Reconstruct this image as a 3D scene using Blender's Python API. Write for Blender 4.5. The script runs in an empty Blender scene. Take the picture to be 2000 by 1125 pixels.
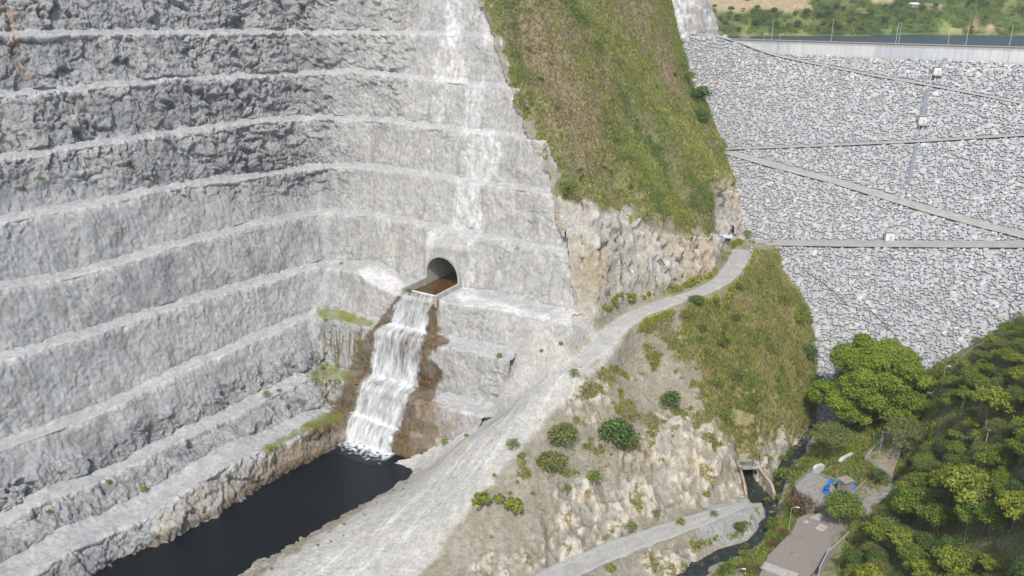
import bpy, math, random, time
import numpy as np
T0 = time.time()
random.seed(7); RNG = np.random.default_rng(7)
R = math.radians
sc = bpy.context.scene

# ------------------------------------------------------------------ camera, world, sun
CAMZ, PITCH, FPX = 140.0, R(19.5), 1540.0
cd_ = bpy.data.cameras.new("camera"); cam = bpy.data.objects.new("camera", cd_)
sc.collection.objects.link(cam); sc.camera = cam
cam.location = (0, 0, CAMZ); cam.rotation_euler = (R(90) - PITCH, 0, 0)
cd_.sensor_width = 36; cd_.lens = 36 * FPX / 2000; cd_.clip_end = 8000; cd_.clip_start = 1

SUN_EL, SUN_DIR = R(52), (-0.12, -0.99)           # horizontal direction towards the sun
_az = math.atan2(SUN_DIR[0], SUN_DIR[1])          # from +Y, clockwise to +X
w = bpy.data.worlds.new("World"); sc.world = w; w.use_nodes = True
nt = w.node_tree; bg = nt.nodes["Background"]
sky = nt.nodes.new("ShaderNodeTexSky"); sky.sky_type = 'NISHITA'; sky.sun_disc = False
sky.sun_elevation = SUN_EL; sky.sun_rotation = _az; sky.dust_density = 2.5; sky.air_density = 1.0
nt.links.new(sky.outputs[0], bg.inputs[0]); bg.inputs[1].default_value = 0.15
sl = bpy.data.lights.new("sun", 'SUN'); sl.energy = 3.0; sl.angle = R(2.5); sl.color = (1, 0.95, 0.87)
so = bpy.data.objects.new("sun", sl); sc.collection.objects.link(so)
from mathutils import Vector, Matrix
_sd = Vector((SUN_DIR[0] * math.cos(SUN_EL), SUN_DIR[1] * math.cos(SUN_EL), math.sin(SUN_EL))).normalized()
so.rotation_euler = _sd.to_track_quat('Z', 'Y').to_euler(); so.location = (0, 0, 300)
sc.view_settings.view_transform = 'Standard'; sc.view_settings.look = 'None'
sc.view_settings.gamma = 1; sc.view_settings.exposure = 0.18
try: sc.view_settings.use_curve_mapping = False
except Exception: pass
sc.cycles.max_bounces = 5; sc.cycles.transparent_max_bounces = 8
sc.cycles.diffuse_bounces = 3; sc.cycles.glossy_bounces = 2; sc.cycles.caustics_reflective = False

# ------------------------------------------------------------------ photo geometry: pixel <-> world
CP, SP = math.cos(PITCH), math.sin(PITCH)
def ray(px, py):
    a = (px - 1000) / FPX; b = (562.5 - py) / FPX
    return np.array([a, CP + b * SP, -SP + b * CP])
def pz(px, py, z):
    r = ray(px, py); return np.array([0, 0, CAMZ]) + r * ((z - CAMZ) / r[2])
def pd(px, py, d):
    r = ray(px, py); return np.array([0, 0, CAMZ]) + r * (d / r[1])
def proj(P):
    P = np.asarray(P, float); x, y, z = P[..., 0], P[..., 1], P[..., 2] - CAMZ
    dep = np.maximum(y * CP - z * SP, 1e-3); up = y * SP + z * CP
    return 1000 + FPX * x / dep, 562.5 - FPX * up / dep

# ------------------------------------------------------------------ noise
from concurrent.futures import ThreadPoolExecutor
POOL = ThreadPoolExecutor(4)
def _h(ix, iy, iz, s):
    u = lambda q: np.asarray(q).astype(np.int32).view(np.uint32)
    h = (u(ix) * np.uint32(374761393) + u(iy) * np.uint32(668265263)
         + u(iz) * np.uint32(2147483647) + np.uint32((s * 974634777 + 12345) & 0xffffffff))
    h = (h ^ (h >> np.uint32(13))) * np.uint32(1274126177)
    h = (h ^ (h >> np.uint32(15))) * np.uint32(2246822519)
    return h ^ (h >> np.uint32(16))
def _perlin(P, s):
    f = np.floor(P); i = f.astype(np.int32); t = P - f
    u = t * t * t * (t * (t * 6 - 15) + 10); v = 1 - u; out = np.zeros(len(P), np.float32); K = np.float32(1 / 511.5)
    for dx in (0, 1):
        for dy in (0, 1):
            wxy = (u[:, 0] if dx else v[:, 0]) * (u[:, 1] if dy else v[:, 1])
            for dz in (0, 1):
                h = _h(i[:, 0] + dx, i[:, 1] + dy, i[:, 2] + dz, s)
                gx = (h & np.uint32(1023)).astype(np.float32) * K - 1
                gy = ((h >> np.uint32(10)) & np.uint32(1023)).astype(np.float32) * K - 1
                gz = ((h >> np.uint32(20)) & np.uint32(1023)).astype(np.float32) * K - 1
                out += wxy * (u[:, 2] if dz else v[:, 2]) * (gx * (t[:, 0] - dx) + gy * (t[:, 1] - dy) + gz * (t[:, 2] - dz))
    return out * np.float32(1.3)
def _chunks(fn, P, n=40000):
    if len(P) <= n: return fn(P)
    r = list(POOL.map(fn, [P[k:k + n] for k in range(0, len(P), n)]))
    return np.concatenate(r, axis=-1)
def perlin(P, s=0):
    P = np.asarray(P, np.float32); Q = P.reshape(-1, 3)
    return _chunks(lambda q: _perlin(q, s), Q).reshape(P.shape[:-1]).astype(float)
def _worley(P, s):
    """faceted blocks: tilted plane per cell, returns (facet value in -1..1, distance-to-border)"""
    f = np.floor(P).astype(np.int32); n = len(P)
    d1 = np.full(n, 81., np.float32); d2 = d1.copy(); val = np.zeros(n, np.float32); K = np.float32(1 / 1023.); L = np.float32(1 / 127.5)
    for dx in (-1, 0, 1):
        for dy in (-1, 0, 1):
            for dz in (-1, 0, 1):
                c = f + np.array([dx, dy, dz], np.int32); h = _h(c[:, 0], c[:, 1], c[:, 2], s)
                q = c + np.stack([(h & np.uint32(1023)) * K, ((h >> np.uint32(10)) & np.uint32(1023)) * K, ((h >> np.uint32(20)) & np.uint32(1023)) * K], -1).astype(np.float32)
                v = P - q; d = (v * v).sum(-1); m = d < d1
                d2 = np.where(m, d1, np.minimum(d2, d)); d1 = np.where(m, d, d1); k = np.nonzero(m)[0]
                if len(k):
                    ck = c[k]; h2 = _h(ck[:, 0], ck[:, 1], ck[:, 2], s + 77)
                    tl = np.stack([(h2 & np.uint32(255)) * L - 1, ((h2 >> np.uint32(8)) & np.uint32(255)) * L - 1, ((h2 >> np.uint32(16)) & np.uint32(255)) * L - 1], -1)
                    val[k] = ((h2 >> np.uint32(24)) & np.uint32(255)) * L - 1 + 1.3 * (v[k] * tl).sum(-1)
    return np.stack([val, np.sqrt(d2) - np.sqrt(d1)])
def worley(P, s=0):
    P = np.asarray(P, np.float32); r = _chunks(lambda q: _worley(q, s), P.reshape(-1, 3)).astype(float)
    return r[0].reshape(P.shape[:-1]), r[1].reshape(P.shape[:-1])
def fbm(P, n=4, s=0, g=.5):
    o, a = 0, 1.0
    P = np.asarray(P)
    for k in range(n): o = o + a * perlin(P * (2.03 ** k), s + k); a *= g
    return o
def sstep(a, b, x):
    t = np.clip((x - a) / (b - a), 0, 1); return t * t * (3 - 2 * t)
def polydist(px, py, poly):
    px = np.asarray(px, float); py = np.asarray(py, float)
    if px.size < 60000: return _polydist(px, py, poly)
    a, b = px.ravel(), py.ravel(); n = 60000
    return np.concatenate(list(POOL.map(lambda k: _polydist(a[k:k + n], b[k:k + n], poly), range(0, len(a), n)))).reshape(px.shape)
def _polydist(px, py, poly):
    """signed pixel-free 2D distance to polygon, positive inside"""
    poly = np.asarray(poly, float); n = len(poly); best = np.full(px.shape, 1e18); ins = np.zeros(px.shape, bool)
    for i in range(n):
        ax, ay = poly[i]; bx, by = poly[(i + 1) % n]; ex, ey = bx - ax, by - ay
        L = ex * ex + ey * ey + 1e-12; t = np.clip(((px - ax) * ex + (py - ay) * ey) / L, 0, 1)
        d = (px - ax - t * ex) ** 2 + (py - ay - t * ey) ** 2; best = np.minimum(best, d)
        if ay != by:
            ins ^= ((ay > py) != (by > py)) & (px < (bx - ax) * (py - ay) / (by - ay) + ax)
    return np.where(ins, 1, -1) * np.sqrt(best)
def linedist(px, py, line):
    best = np.full(px.shape, 1e18)
    for (ax, ay), (bx, by) in zip(line[:-1], line[1:]):
        ex, ey = bx - ax, by - ay; t = np.clip(((px - ax) * ex + (py - ay) * ey) / (ex * ex + ey * ey + 1e-9), 0, 1)
        best = np.minimum(best, (px - ax - t * ex) ** 2 + (py - ay - t * ey) ** 2)
    return np.sqrt(best)

# ------------------------------------------------------------------ mesh helpers
def new_mesh(name, V, F, attrs=None, smooth=False):
    """V (n,3); F (m,k) int array, or list of such arrays"""
    V = np.asarray(V, np.float32); Fs = F if isinstance(F, list) else [F]
    me = bpy.data.meshes.new(name); me.vertices.add(len(V)); me.vertices.foreach_set("co", V.ravel())
    li = np.concatenate([np.asarray(f, np.int32).ravel() for f in Fs])
    cnt = np.concatenate([np.full(len(f), np.asarray(f).shape[1], np.int32) for f in Fs])
    st = np.concatenate([[0], np.cumsum(cnt)[:-1]]).astype(np.int32)
    me.loops.add(len(li)); me.loops.foreach_set("vertex_index", li)
    me.polygons.add(len(cnt)); me.polygons.foreach_set("loop_start", st); me.polygons.foreach_set("loop_total", cnt)
    if smooth: me.polygons.foreach_set("use_smooth", np.ones(len(cnt), bool))
    me.update(calc_edges=True)
    for k, a in (attrs or {}).items():
        a = np.asarray(a, np.float32)
        if a.ndim == 1:
            at = me.attributes.new(k, 'FLOAT', 'POINT'); at.data.foreach_set("value", a)
        else:
            if a.shape[1] == 3: a = np.concatenate([a, np.ones((len(a), 1), np.float32)], 1)
            at = me.attributes.new(k, 'FLOAT_COLOR', 'POINT'); at.data.foreach_set("color", a.ravel())
    return me
def link(name, me, mat, parent=None, loc=None):
    o = bpy.data.objects.new(name, me); sc.collection.objects.link(o)
    if mat and not me.materials: me.materials.append(getattr(mat, "m", mat))
    if parent: o.parent = parent
    if loc is not None: o.location = loc
    return o
def tag(o, label=None, cat=None, group=None, kind=None):
    if label: o["label"] = label
    if cat: o["category"] = cat
    if group: o["group"] = group
    if kind: o["kind"] = kind
    return o
def empty(name, loc, rz=0, **k):
    o = bpy.data.objects.new(name, None); sc.collection.objects.link(o); o.location = loc; o.rotation_euler = (0, 0, rz)
    o.empty_display_size = .5
    return tag(o, **k)
def copy_tree(o, parent=None):
    c = o.copy(); sc.collection.objects.link(c)
    if parent: c.parent = parent
    for ch in list(o.children): copy_tree(ch, c)
    return c
def grid_faces(nr, nc, keep=None):
    i = np.arange(nr * nc).reshape(nr, nc)
    f = np.stack([i[:-1, :-1], i[1:, :-1], i[1:, 1:], i[:-1, 1:]], -1)
    if keep is not None:
        k = keep[:-1, :-1] | keep[1:, :-1] | keep[1:, 1:] | keep[:-1, 1:]; f = f[k]
    return f.reshape(-1, 4)
def compact(V, F, attrs):
    used = np.unique(F); m = np.full(len(V), -1, np.int64); m[used] = np.arange(len(used))
    return V[used], m[F], {k: a[used] for k, a in attrs.items()}
class MB:
    """collects boxes, tubes and prisms into one mesh"""
    def __init__(s): s.v, s.f = [], []
    def add(s, V, F):
        n = len(s.v); s.v += [tuple(map(float, p)) for p in V]; s.f += [tuple(i + n for i in f) for f in F]; return s
    def box(s, c, size, rz=0, rx=0):
        x, y, z = [k / 2 for k in size]; M = Matrix.Rotation(rz, 3, 'Z') @ Matrix.Rotation(rx, 3, 'X')
        P = [Vector(c) + M @ Vector((a * x, b * y, d * z)) for a in (-1, 1) for b in (-1, 1) for d in (-1, 1)]
        return s.add(P, [(0, 1, 3, 2), (4, 6, 7, 5), (0, 4, 5, 1), (2, 3, 7, 6), (0, 2, 6, 4), (1, 5, 7, 3)])
    def tube(s, pts, r, n=8, r1=None, cap=True):
        pts = [Vector(p) for p in pts]; rings = []; m = len(pts)
        for i, p in enumerate(pts):
            d = (pts[min(i + 1, m - 1)] - pts[max(i - 1, 0)]).normalized()
            a = d.cross(Vector((0, 0, 1)));
            if a.length < .05: a = d.cross(Vector((1, 0, 0)))
            a.normalize(); b = d.cross(a); rr = r if r1 is None else r + (r1 - r) * i / (m - 1)
            rings.append([p + (a * math.cos(2 * math.pi * k / n) + b * math.sin(2 * math.pi * k / n)) * rr for k in range(n)])
        V = [q for g in rings for q in g]; F = []
        for i in range(m - 1):
            for k in range(n): F.append((i * n + k, i * n + (k + 1) % n, (i + 1) * n + (k + 1) % n, (i + 1) * n + k))
        if cap: F += [tuple(range(n - 1, -1, -1)), tuple((m - 1) * n + k for k in range(n))]
        return s.add(V, F)
    def prism(s, loop, vec):
        """closed polygon loop of 3D points extruded along vec"""
        n = len(loop); A = [Vector(p) for p in loop]; B = [p + Vector(vec) for p in A]
        return s.add(A + B, [tuple(range(n)), tuple(range(2 * n - 1, n - 1, -1))] + [((i + 1) % n, i, n + i, n + (i + 1) % n) for i in range(n)])
    def build(s, name, mat, parent=None, bevel=0, loc=None):
        me = bpy.data.meshes.new(name); me.from_pydata(s.v, [], s.f); me.update()
        import bmesh
        bm = bmesh.new(); bm.from_mesh(me); bmesh.ops.recalc_face_normals(bm, faces=bm.faces)
        if bevel: bmesh.ops.bevel(bm, geom=bm.edges[:], offset=bevel, segments=1, affect='EDGES', clamp_overlap=True)
        bm.to_mesh(me); bm.free()
        return link(name, me, mat, parent, loc)

# ------------------------------------------------------------------ material helper
class NT:
    def __init__(s, name, rough=.9, spec=.25):
        s.m = bpy.data.materials.new(name); s.m.use_nodes = True; s.t = s.m.node_tree
        s.b = s.t.nodes["Principled BSDF"]; s.b.inputs["Roughness"].default_value = rough
        s.b.inputs["Specular IOR Level"].default_value = spec
        s._co = None
    def n(s, typ, **k):
        x = s.t.nodes.new(typ)
        for a, v in k.items(): setattr(x, a, v)
        return x
    def put(s, sock, v):
        if hasattr(v, "links") or isinstance(v, bpy.types.NodeSocket): s.t.links.new(v, sock)
        elif isinstance(v, (tuple, list)) and len(v) == 3 and sock.type == 'RGBA': sock.default_value = (*v, 1)
        else: sock.default_value = v
    def co(s, scale=(1, 1, 1), obj=True):
        if s._co is None: s._co = s.n("ShaderNodeTexCoord").outputs["Object"]
        mp = s.n("ShaderNodeMapping"); s.t.links.new(s._co, mp.inputs[0]); mp.inputs["Scale"].default_value = scale
        return mp.outputs[0]
    def noise(s, scale, detail=5, rough=.6, dist=0, vec=(1, 1, 1), col=False):
        x = s.n("ShaderNodeTexNoise"); s.t.links.new(s.co(vec), x.inputs["Vector"])
        x.inputs["Scale"].default_value = scale; x.inputs["Detail"].default_value = detail
        x.inputs["Roughness"].default_value = rough; x.inputs["Distortion"].default_value = dist
        return x.outputs[1 if col else 0]
    def voro(s, scale, feature='F1', out=0, vec=(1, 1, 1)):
        x = s.n("ShaderNodeTexVoronoi", feature=feature); s.t.links.new(s.co(vec), x.inputs["Vector"]); x.inputs["Scale"].default_value = scale
        return x.outputs[out]
    def ramp(s, fac, *stops):
        x = s.n("ShaderNodeValToRGB"); e = x.color_ramp.elements
        while len(e) < len(stops): e.new(.5)
        for el, (p, c) in zip(e, stops):
            el.position = p; el.color = (*c, 1) if isinstance(c, (tuple, list)) else (c, c, c, 1)
        s.put(x.inputs[0], fac); return x.outputs[0]
    def mix(s, fac, a, b, mode='MIX'):
        x = s.n("ShaderNodeMix", data_type='RGBA', blend_type=mode)
        s.put(x.inputs[0], fac); s.put(x.inputs[6], a); s.put(x.inputs[7], b); return x.outputs[2]
    def math(s, op, a, b=0.0, clamp=False):
        x = s.n("ShaderNodeMath", operation=op, use_clamp=clamp); s.put(x.inputs[0], a); s.put(x.inputs[1], b); return x.outputs[0]
    def attr(s, name, out=2):
        x = s.n("ShaderNodeAttribute"); x.attribute_name = name; return x.outputs[out]
    def bump(s, h, strength=.5, dist=.3, prev=None):
        x = s.n("ShaderNodeBump"); x.inputs["Strength"].default_value = strength; x.inputs["Distance"].default_value = dist
        s.put(x.inputs["Height"], h)
        if prev is not None: s.put(x.inputs["Normal"], prev)
        return x.outputs[0]
    def out(s, col, normal=None):
        s.put(s.b.inputs["Base Color"], col)
        if normal is not None: s.put(s.b.inputs["Normal"], normal)
        return s.m
def simple(name, col, rough=.7, spec=.3, metal=0, var=.15, scale=2.0):
    m = NT(name, rough, spec); m.b.inputs["Metallic"].default_value = metal
    a = tuple(c * (1 - var) for c in col); b = tuple(min(1, c * (1 + var)) for c in col)
    return m.out(m.ramp(m.noise(scale, 6, .65), (.3, a), (.7, b)), None)
# ------------------------------------------------------------------ the terraced pit (master plan: left wall, corner, back wall)
CC = np.array([-72.0, 293.0])
LD = np.array([.607, .795]); LN = np.array([-.795, .607])       # left wall direction / outward normal (into the rock)
BD = np.array([.85, -.527]); BN = np.array([.527, .85])         # back wall direction / normal
LLEN, BLEN = 225.0, 150.0
NL, NB = 800, 600
BENCH = [  # name, pixel curve of the outer edge, offset left, offset back, foot offset of the face above (left, back)
 ("T2", None, 70, 54, 75, 58),
 ("T1", None, 60, 44, 64, 47),
 ("B1", [(0,68),(130,66),(250,66),(500,63),(700,65),(870,68),(970,72),(1050,76)], 50, 36, 52.6, 38.6),
 ("B2", [(0,187),(120,180),(220,167),(400,155),(560,148),(690,141),(770,150),(870,160),(1000,172),(1060,178)], 40, 29, 42.6, 31.6),
 ("B3", [(0,312),(130,292),(300,268),(430,248),(520,237),(640,232),(760,238),(850,250),(960,264),(1050,274)], 30, 22, 32.8, 24.6),
 ("B4", [(0,435),(213,397),(284,379),(400,358),(462,352),(569,336),(640,326),(690,328),(760,334),(850,348),(950,362),(1080,380)], 20, 15, 23.2, 18),
 ("B5", [(0,565),(130,545),(240,515),(330,485),(440,458),(500,440),(640,416),(740,425),(850,445),(950,466),(1080,492)], 10, 8, 13.2, 10.6),
 ("B6", [(0,708),(130,668),(200,650),(300,615),(400,585),(470,565),(560,540),(628,520),(698,534),(742,564),(781,577),(854,587),(877,594),(950,601),(991,607),(1062,625),(1133,636)], 0, None, 3.4, 3.5),
 ("B7", [(0,881),(178,817),(356,728),(420,700),(500,665),(560,640),(620,618),(640,622),(700,635),(735,645),(830,668),(880,680),(950,693),(1000,705),(1050,718)], -11, -19, -7.2, -12.8),
 ("B8", [(0,1030),(82,980),(200,942),(356,860),(455,815),(500,790),(570,755),(605,738),(650,742),(712,752),(800,777),(850,790),(940,812),(1000,830)], -23, -27, -18.5, -20.4),
 ("B9", [(53,1130),(142,1075),(285,1013),(391,945),(450,905),(516,880),(560,865),(605,838),(676,820),(720,835),(770,856),(800,866),(850,880)], -41, -33, -31.5, -28.6),
 ("W", None, -47, -37, -45.5, -36.4)]
b6t = [0, 12, 28, 46, 62, 80, 105, 160]; b6o = [0, -4, -10.5, -11.4, -11.4, -9.5, -5.5, -4]
def offset_curve(oL, oB, b6=False):
    # corner = intersection of both offset lines
    pL = CC + LN * oL; pB = CC + BN * oB
    A = np.array([LD, -BD]).T; s = np.linalg.solve(A, pB - pL); corner = pL + LD * s[0]
    L0 = CC - LD * LLEN + LN * oL; e = CC + BD * BLEN + BN * oB
    u = np.linspace(0, 1, NL)[:, None]; v = np.linspace(0, 1, NB + 1)[1:, None]
    P = np.concatenate([L0 + (corner - L0) * u ** .88, corner + (e - corner) * v])
    if b6:
        t = (P[NL:] - CC) @ BD; P[NL:] += BN[None] * np.interp(t, b6t, b6o)[:, None]
    k = 51; pad = np.concatenate([np.repeat(P[:1], k // 2, 0), P, np.repeat(P[-1:], k // 2, 0)])
    ker = np.hanning(k + 2)[1:-1]; ker /= ker.sum()
    Q = np.stack([np.convolve(pad[:, j], ker, 'valid') for j in (0, 1)], 1)
    wgt = sstep(NL - 75, NL - 30, np.arange(len(P))) * (1 - sstep(NL + 30, NL + 75, np.arange(len(P))))
    return P * (1 - wgt[:, None]) + Q * wgt[:, None]
def solve_z(P, curve, z0):
    cx, cy = np.array(curve, float).T; z = np.full(len(P), z0, float)
    for _ in range(12):
        px, _ = proj(np.c_[P, z]); py = np.interp(px, cx, cy)
        z = CAMZ - P[:, 1] * np.tan(PITCH + np.arctan((py - 562.5) / FPX))
    px, _ = proj(np.c_[P, z]); ok = (px > cx[0]) & (px < cx[-1]) & (P[:, 1] > 60)
    idx = np.arange(len(P)); z = np.interp(idx, idx[ok], z[ok])
    ker = np.ones(9) / 9; return np.convolve(np.pad(z, 4, mode='edge'), ker, 'valid')
NOMZ = dict(B1=131, B2=117, B3=100, B4=83, B5=66, B6=47, B7=33, B8=17, B9=4)
edges, feet = {}, {}
for nm, cv, oL, oB, fL, fB in BENCH:
    P = offset_curve(oL, 0 if nm == "B6" else oB, nm == "B6")
    z = solve_z(P, cv, NOMZ[nm]) if cv else None
    if nm == "B9": z = np.maximum(z, 2.6)
    edges[nm] = [P, z]; feet[nm] = offset_curve(fL, fB)
edges["T1"][1] = edges["B1"][1] + 16; edges["T2"][1] = edges["B1"][1] + 33
edges["W"][1] = np.zeros(NL + NB) - 7.0
rows, rowface = [], []      # profile control rows from top to bottom
def crow(P, z, face): rows.append(np.c_[P, z]); rowface.append(face)
names = [b[0] for b in BENCH]
crow(offset_curve(95, 75), edges["T2"][1] + 22, 0)
crow(feet["T2"], edges["T2"][1] + .5, 0)
for k, nm in enumerate(names):
    if k > 0: crow(feet[nm], (edges[nm][1] + .6) if nm != "W" else edges[nm][1] + 8.0, 1)
    if nm != "W": crow(edges[nm][0], edges[nm][1], 0)
    else: crow(edges[nm][0], edges[nm][1], 1)
CR = np.array(rows)          # (nctrl, ncol, 3)
seg = [];
for i in range(len(CR) - 1):
    L = np.median(np.linalg.norm(CR[i + 1] - CR[i], axis=1)); seg.append(max(5, int(L / .31)))
G, FM, KEY = [], [], {}
r = 0; VV = []
for i, n in enumerate(seg):
    t = np.linspace(0, 1, n, endpoint=False)
    isface = rowface[i + 1] == 1
    for q in t:
        tt = q
        G.append(CR[i] * (1 - tt) + CR[i + 1] * tt); FM.append(1.0 if isface else 0.0)
        VV.append(i + q)
    KEY[i] = r; r += n
G.append(CR[-1]); FM.append(1.0); VV.append(len(seg)); KEY[len(seg)] = r
G = np.array(G); FM = np.array(FM); NR, NC = G.shape[:2]
EDGE_ROW = {nm: KEY[1 + 1 + 2 * k - 1 if k > 0 else 2 - 1 + 1] if False else None for k, nm in enumerate(names)}
# control rows: 0 top, 1 foot T2, 2 edge T2, 3 foot T1, 4 edge T1, ...
for k, nm in enumerate(names): EDGE_ROW[nm] = KEY[2 + 2 * k] if 2 + 2 * k in KEY else NR - 1
# flatten the headwall round the tunnel portal
tB = (G[..., :2] - CC) @ BD; oB_ = (G[..., :2] - CC) @ BN
colB = np.arange(NC)[None] >= NL
hw = (sstep(43, 46, tB) * (1 - sstep(63, 66.5, tB)) * sstep(44, 46, G[..., 2]) * (1 - sstep(60, 65, G[..., 2]))) * colB * (oB_ > 1.0) * (oB_ < 13)
G[..., :2] -= BN * ((oB_ - 3.2) * hw)[..., None]
# soften the profile
def smooth_rows(A, n=1):
    for _ in range(n): A[1:-1] = .25 * A[:-2] + .5 * A[1:-1] + .25 * A[2:]
smooth_rows(G, 1); FMg = np.repeat(FM[:, None], NC, 1); smooth_rows(FMg, 1)
du = np.gradient(G, axis=1); dv = np.gradient(G, axis=0); Nn = np.cross(dv, du)
Nn /= np.linalg.norm(Nn, axis=-1, keepdims=True) + 1e-9
inward = np.where(np.arange(NC)[:, None] < NL, -LN, -BN)
sgn = np.sign((Nn[..., :2] * inward[None]).sum(-1) + Nn[..., 2] * .8); Nn *= sgn[..., None]
PX, PY = proj(G)
# roughness zones
X, Y, Z = G[..., 0], G[..., 1], G[..., 2]
rough = np.zeros((NR, NC))       # 1 = blasted rock, 0 = smooth sprayed concrete
rough = np.maximum(rough, (1 - sstep(330, 420, PY)) * (1 - sstep(560, 760, PX)))
rough = np.maximum(rough, sstep(-14, -17, (X - CC[0]) * LN[0] + (Y - CC[1]) * LN[1]) * (1 - sstep(600, 690, PX)) * .9)
rough = np.maximum(rough, .55 * (1 - sstep(150, 330, PY)) * (1 - sstep(760, 840, PX)))
rough = np.clip(rough + .22 * fbm(G / 14, 3, 3), 0, 1)
big = fbm(G * np.array([1, 1, .6]) / 17, 2, 11)
lump = 1 - np.abs(fbm(G * np.array([1, 1, .75]) / 5.5, 3, 21)) * 2
wrp = np.stack([fbm(G / 7, 3, 5), fbm(G / 7, 3, 6), fbm(G / 7, 3, 7)], -1)
v1, e1 = worley((G + wrp * 3.2) * np.array([1, 1, .55]) / 8.5, 31)
v2, e2 = worley((G + wrp * 2.0) * np.array([1, 1, .7]) / 2.9, 41)
fine = fbm(G / 1.1, 3, 51)
v3, e3 = worley((G + wrp * 1.2) * np.array([1, 1, .8]) / 1.35, 47)
vb, eb = worley((G + wrp * 2.5) * np.array([.16, .16, .62]) + Z[..., None] * np.array([.05, .02, 0]), 48)
bedz = sstep(330, 470, PX) * (1 - sstep(820, 900, PX)) * (1 - sstep(330, 420, PY)) + .35 * sstep(900, 1000, PY)
bedz = np.clip(bedz + .3, 0, 1)
rx = np.clip(rough, 0, 1)
patch = sstep(-.35, .45, fbm(G / 11, 2, 55))
D = big * (1.25 + .7 * rough) + rough * (v1 * 1.45 + v2 * .66 * patch + fine * .16 + v3 * .24 + vb * .75 * bedz + (1 - patch) * lump * .3) + (1 - rough) * (lump * .38 + .10 * v2 * sstep(.1, .5, fbm(G / 6, 2, 88)) + fine * .09)
backw = sstep(NL - 40, NL + 60, np.arange(NC))[None]
D *= 1 - .35 * backw * (1 - rough)
n0x = fbm(G / 20, 2, 63)
crack = np.exp(-(e1 / .07) ** 2) * .9 + np.exp(-(e2 / .10) ** 2) * .45 + np.exp(-(eb / .08) ** 2) * .5 * bedz
D += (1 - rough) * (.10 * v3 + .16 * vb * sstep(0, .5, n0x))
D -= rough * crack * (.45 + .35 * patch)
vert = fbm(np.stack([X / 1.6, Y / 1.6, Z / 9], -1), 3, 57); D += .20 * vert * (.4 + .6 * (1 - rough)) + .45 * (1 - rough) * fbm((G + 9) * np.array([1, 1, .8]) / 8.5, 2, 59) - .16 * np.exp(-(np.abs(fbm(np.stack([X / 9, Y / 9, Z / 40], -1), 2, 58)) / .05) ** 2) * (1 - .4 * rough)
D *= FMg * .93 + .06
D *= 1 - .93 * np.maximum(hw, 0)
canal = sstep(44, 46, tB) * (1 - sstep(62.5, 64.5, tB)) * (oB_ > -13) * (oB_ < 3.5) * colB
D *= 1 - .9 * canal
# debris piled at the foot of each face, ragged bench edges
Gd = G + Nn * D[..., None]
deb = np.zeros((NR, NC))
for k, nm in enumerate(names[:-1]):
    a, b = KEY[1 + 2 * k], KEY[2 + 2 * k]
    q = np.linspace(0, 1, b - a)[:, None]
    deb[a:b] = np.clip(1 - q * 1.6, 0, 1) ** 1.5
Gd[..., 2] += deb * (1.0 + .9 * fbm(G / 4, 3, 61)) * (1 - canal) * (1 - hw)
for nm in names[:-1]:
    rr = EDGE_ROW[nm]; wv = np.exp(-((np.arange(NR) - rr) / 5.0) ** 2)[:, None]
    jag = np.minimum(0, v2 * .5 + big * .5 - .1) * rough + np.minimum(0, fbm(G / 2.5, 3, 71)) * .5
    Gd[..., 2] += wv * jag * (1 - canal)
PXd, PYd = proj(Gd)

# ---- albedo of the rock
def lerp3(c, col, m): return c * (1 - m[..., None]) + np.asarray(col) * m[..., None]
n1 = fbm(G / 22, 4, 101); n2 = fbm(G / 5, 4, 111)
streak = fbm(np.stack([X / 1.3, Y / 1.3, Z / 26], -1), 4, 121)
streak2 = fbm(np.stack([X / 4, Y / 4, Z / 40], -1), 3, 131)
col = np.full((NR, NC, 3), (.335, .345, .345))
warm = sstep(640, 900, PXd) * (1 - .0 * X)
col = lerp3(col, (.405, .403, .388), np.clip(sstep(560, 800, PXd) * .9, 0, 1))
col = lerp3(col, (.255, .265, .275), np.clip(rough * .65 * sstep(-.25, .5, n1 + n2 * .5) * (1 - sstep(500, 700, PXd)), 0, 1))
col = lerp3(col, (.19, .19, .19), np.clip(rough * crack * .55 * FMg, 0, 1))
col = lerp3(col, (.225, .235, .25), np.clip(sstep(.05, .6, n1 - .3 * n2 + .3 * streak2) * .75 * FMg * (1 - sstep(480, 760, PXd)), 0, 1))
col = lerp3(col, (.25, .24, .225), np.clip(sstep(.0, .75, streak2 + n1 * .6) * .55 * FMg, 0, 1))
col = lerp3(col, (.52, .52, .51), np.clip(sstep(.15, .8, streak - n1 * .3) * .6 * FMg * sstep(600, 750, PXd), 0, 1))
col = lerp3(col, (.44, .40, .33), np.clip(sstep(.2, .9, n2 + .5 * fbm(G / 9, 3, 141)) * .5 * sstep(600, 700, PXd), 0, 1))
col = lerp3(col, (.40, .405, .40), np.clip((1 - FMg) * .65, 0, 1))            # pale dust lying on the benches
edgew = np.zeros(NR)
for nm in names[:-1]: edgew = np.maximum(edgew, np.exp(-((np.arange(NR) - EDGE_ROW[nm] - 1) / 3.5) ** 2))
col = lerp3(col, (.50, .50, .49), np.clip(edgew[:, None] * .55 * (1 + .8 * n2), 0, 1))
def pmask(poly, feather, nz=0, scale=3.0, seed=200):
    d = polydist(PXd, PYd, poly)
    if nz: d = d + nz * fbm(G / scale, 4, seed)
    return sstep(-feather, feather, d)
vis = ((PXd > -60) & (PXd < 1250))
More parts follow.
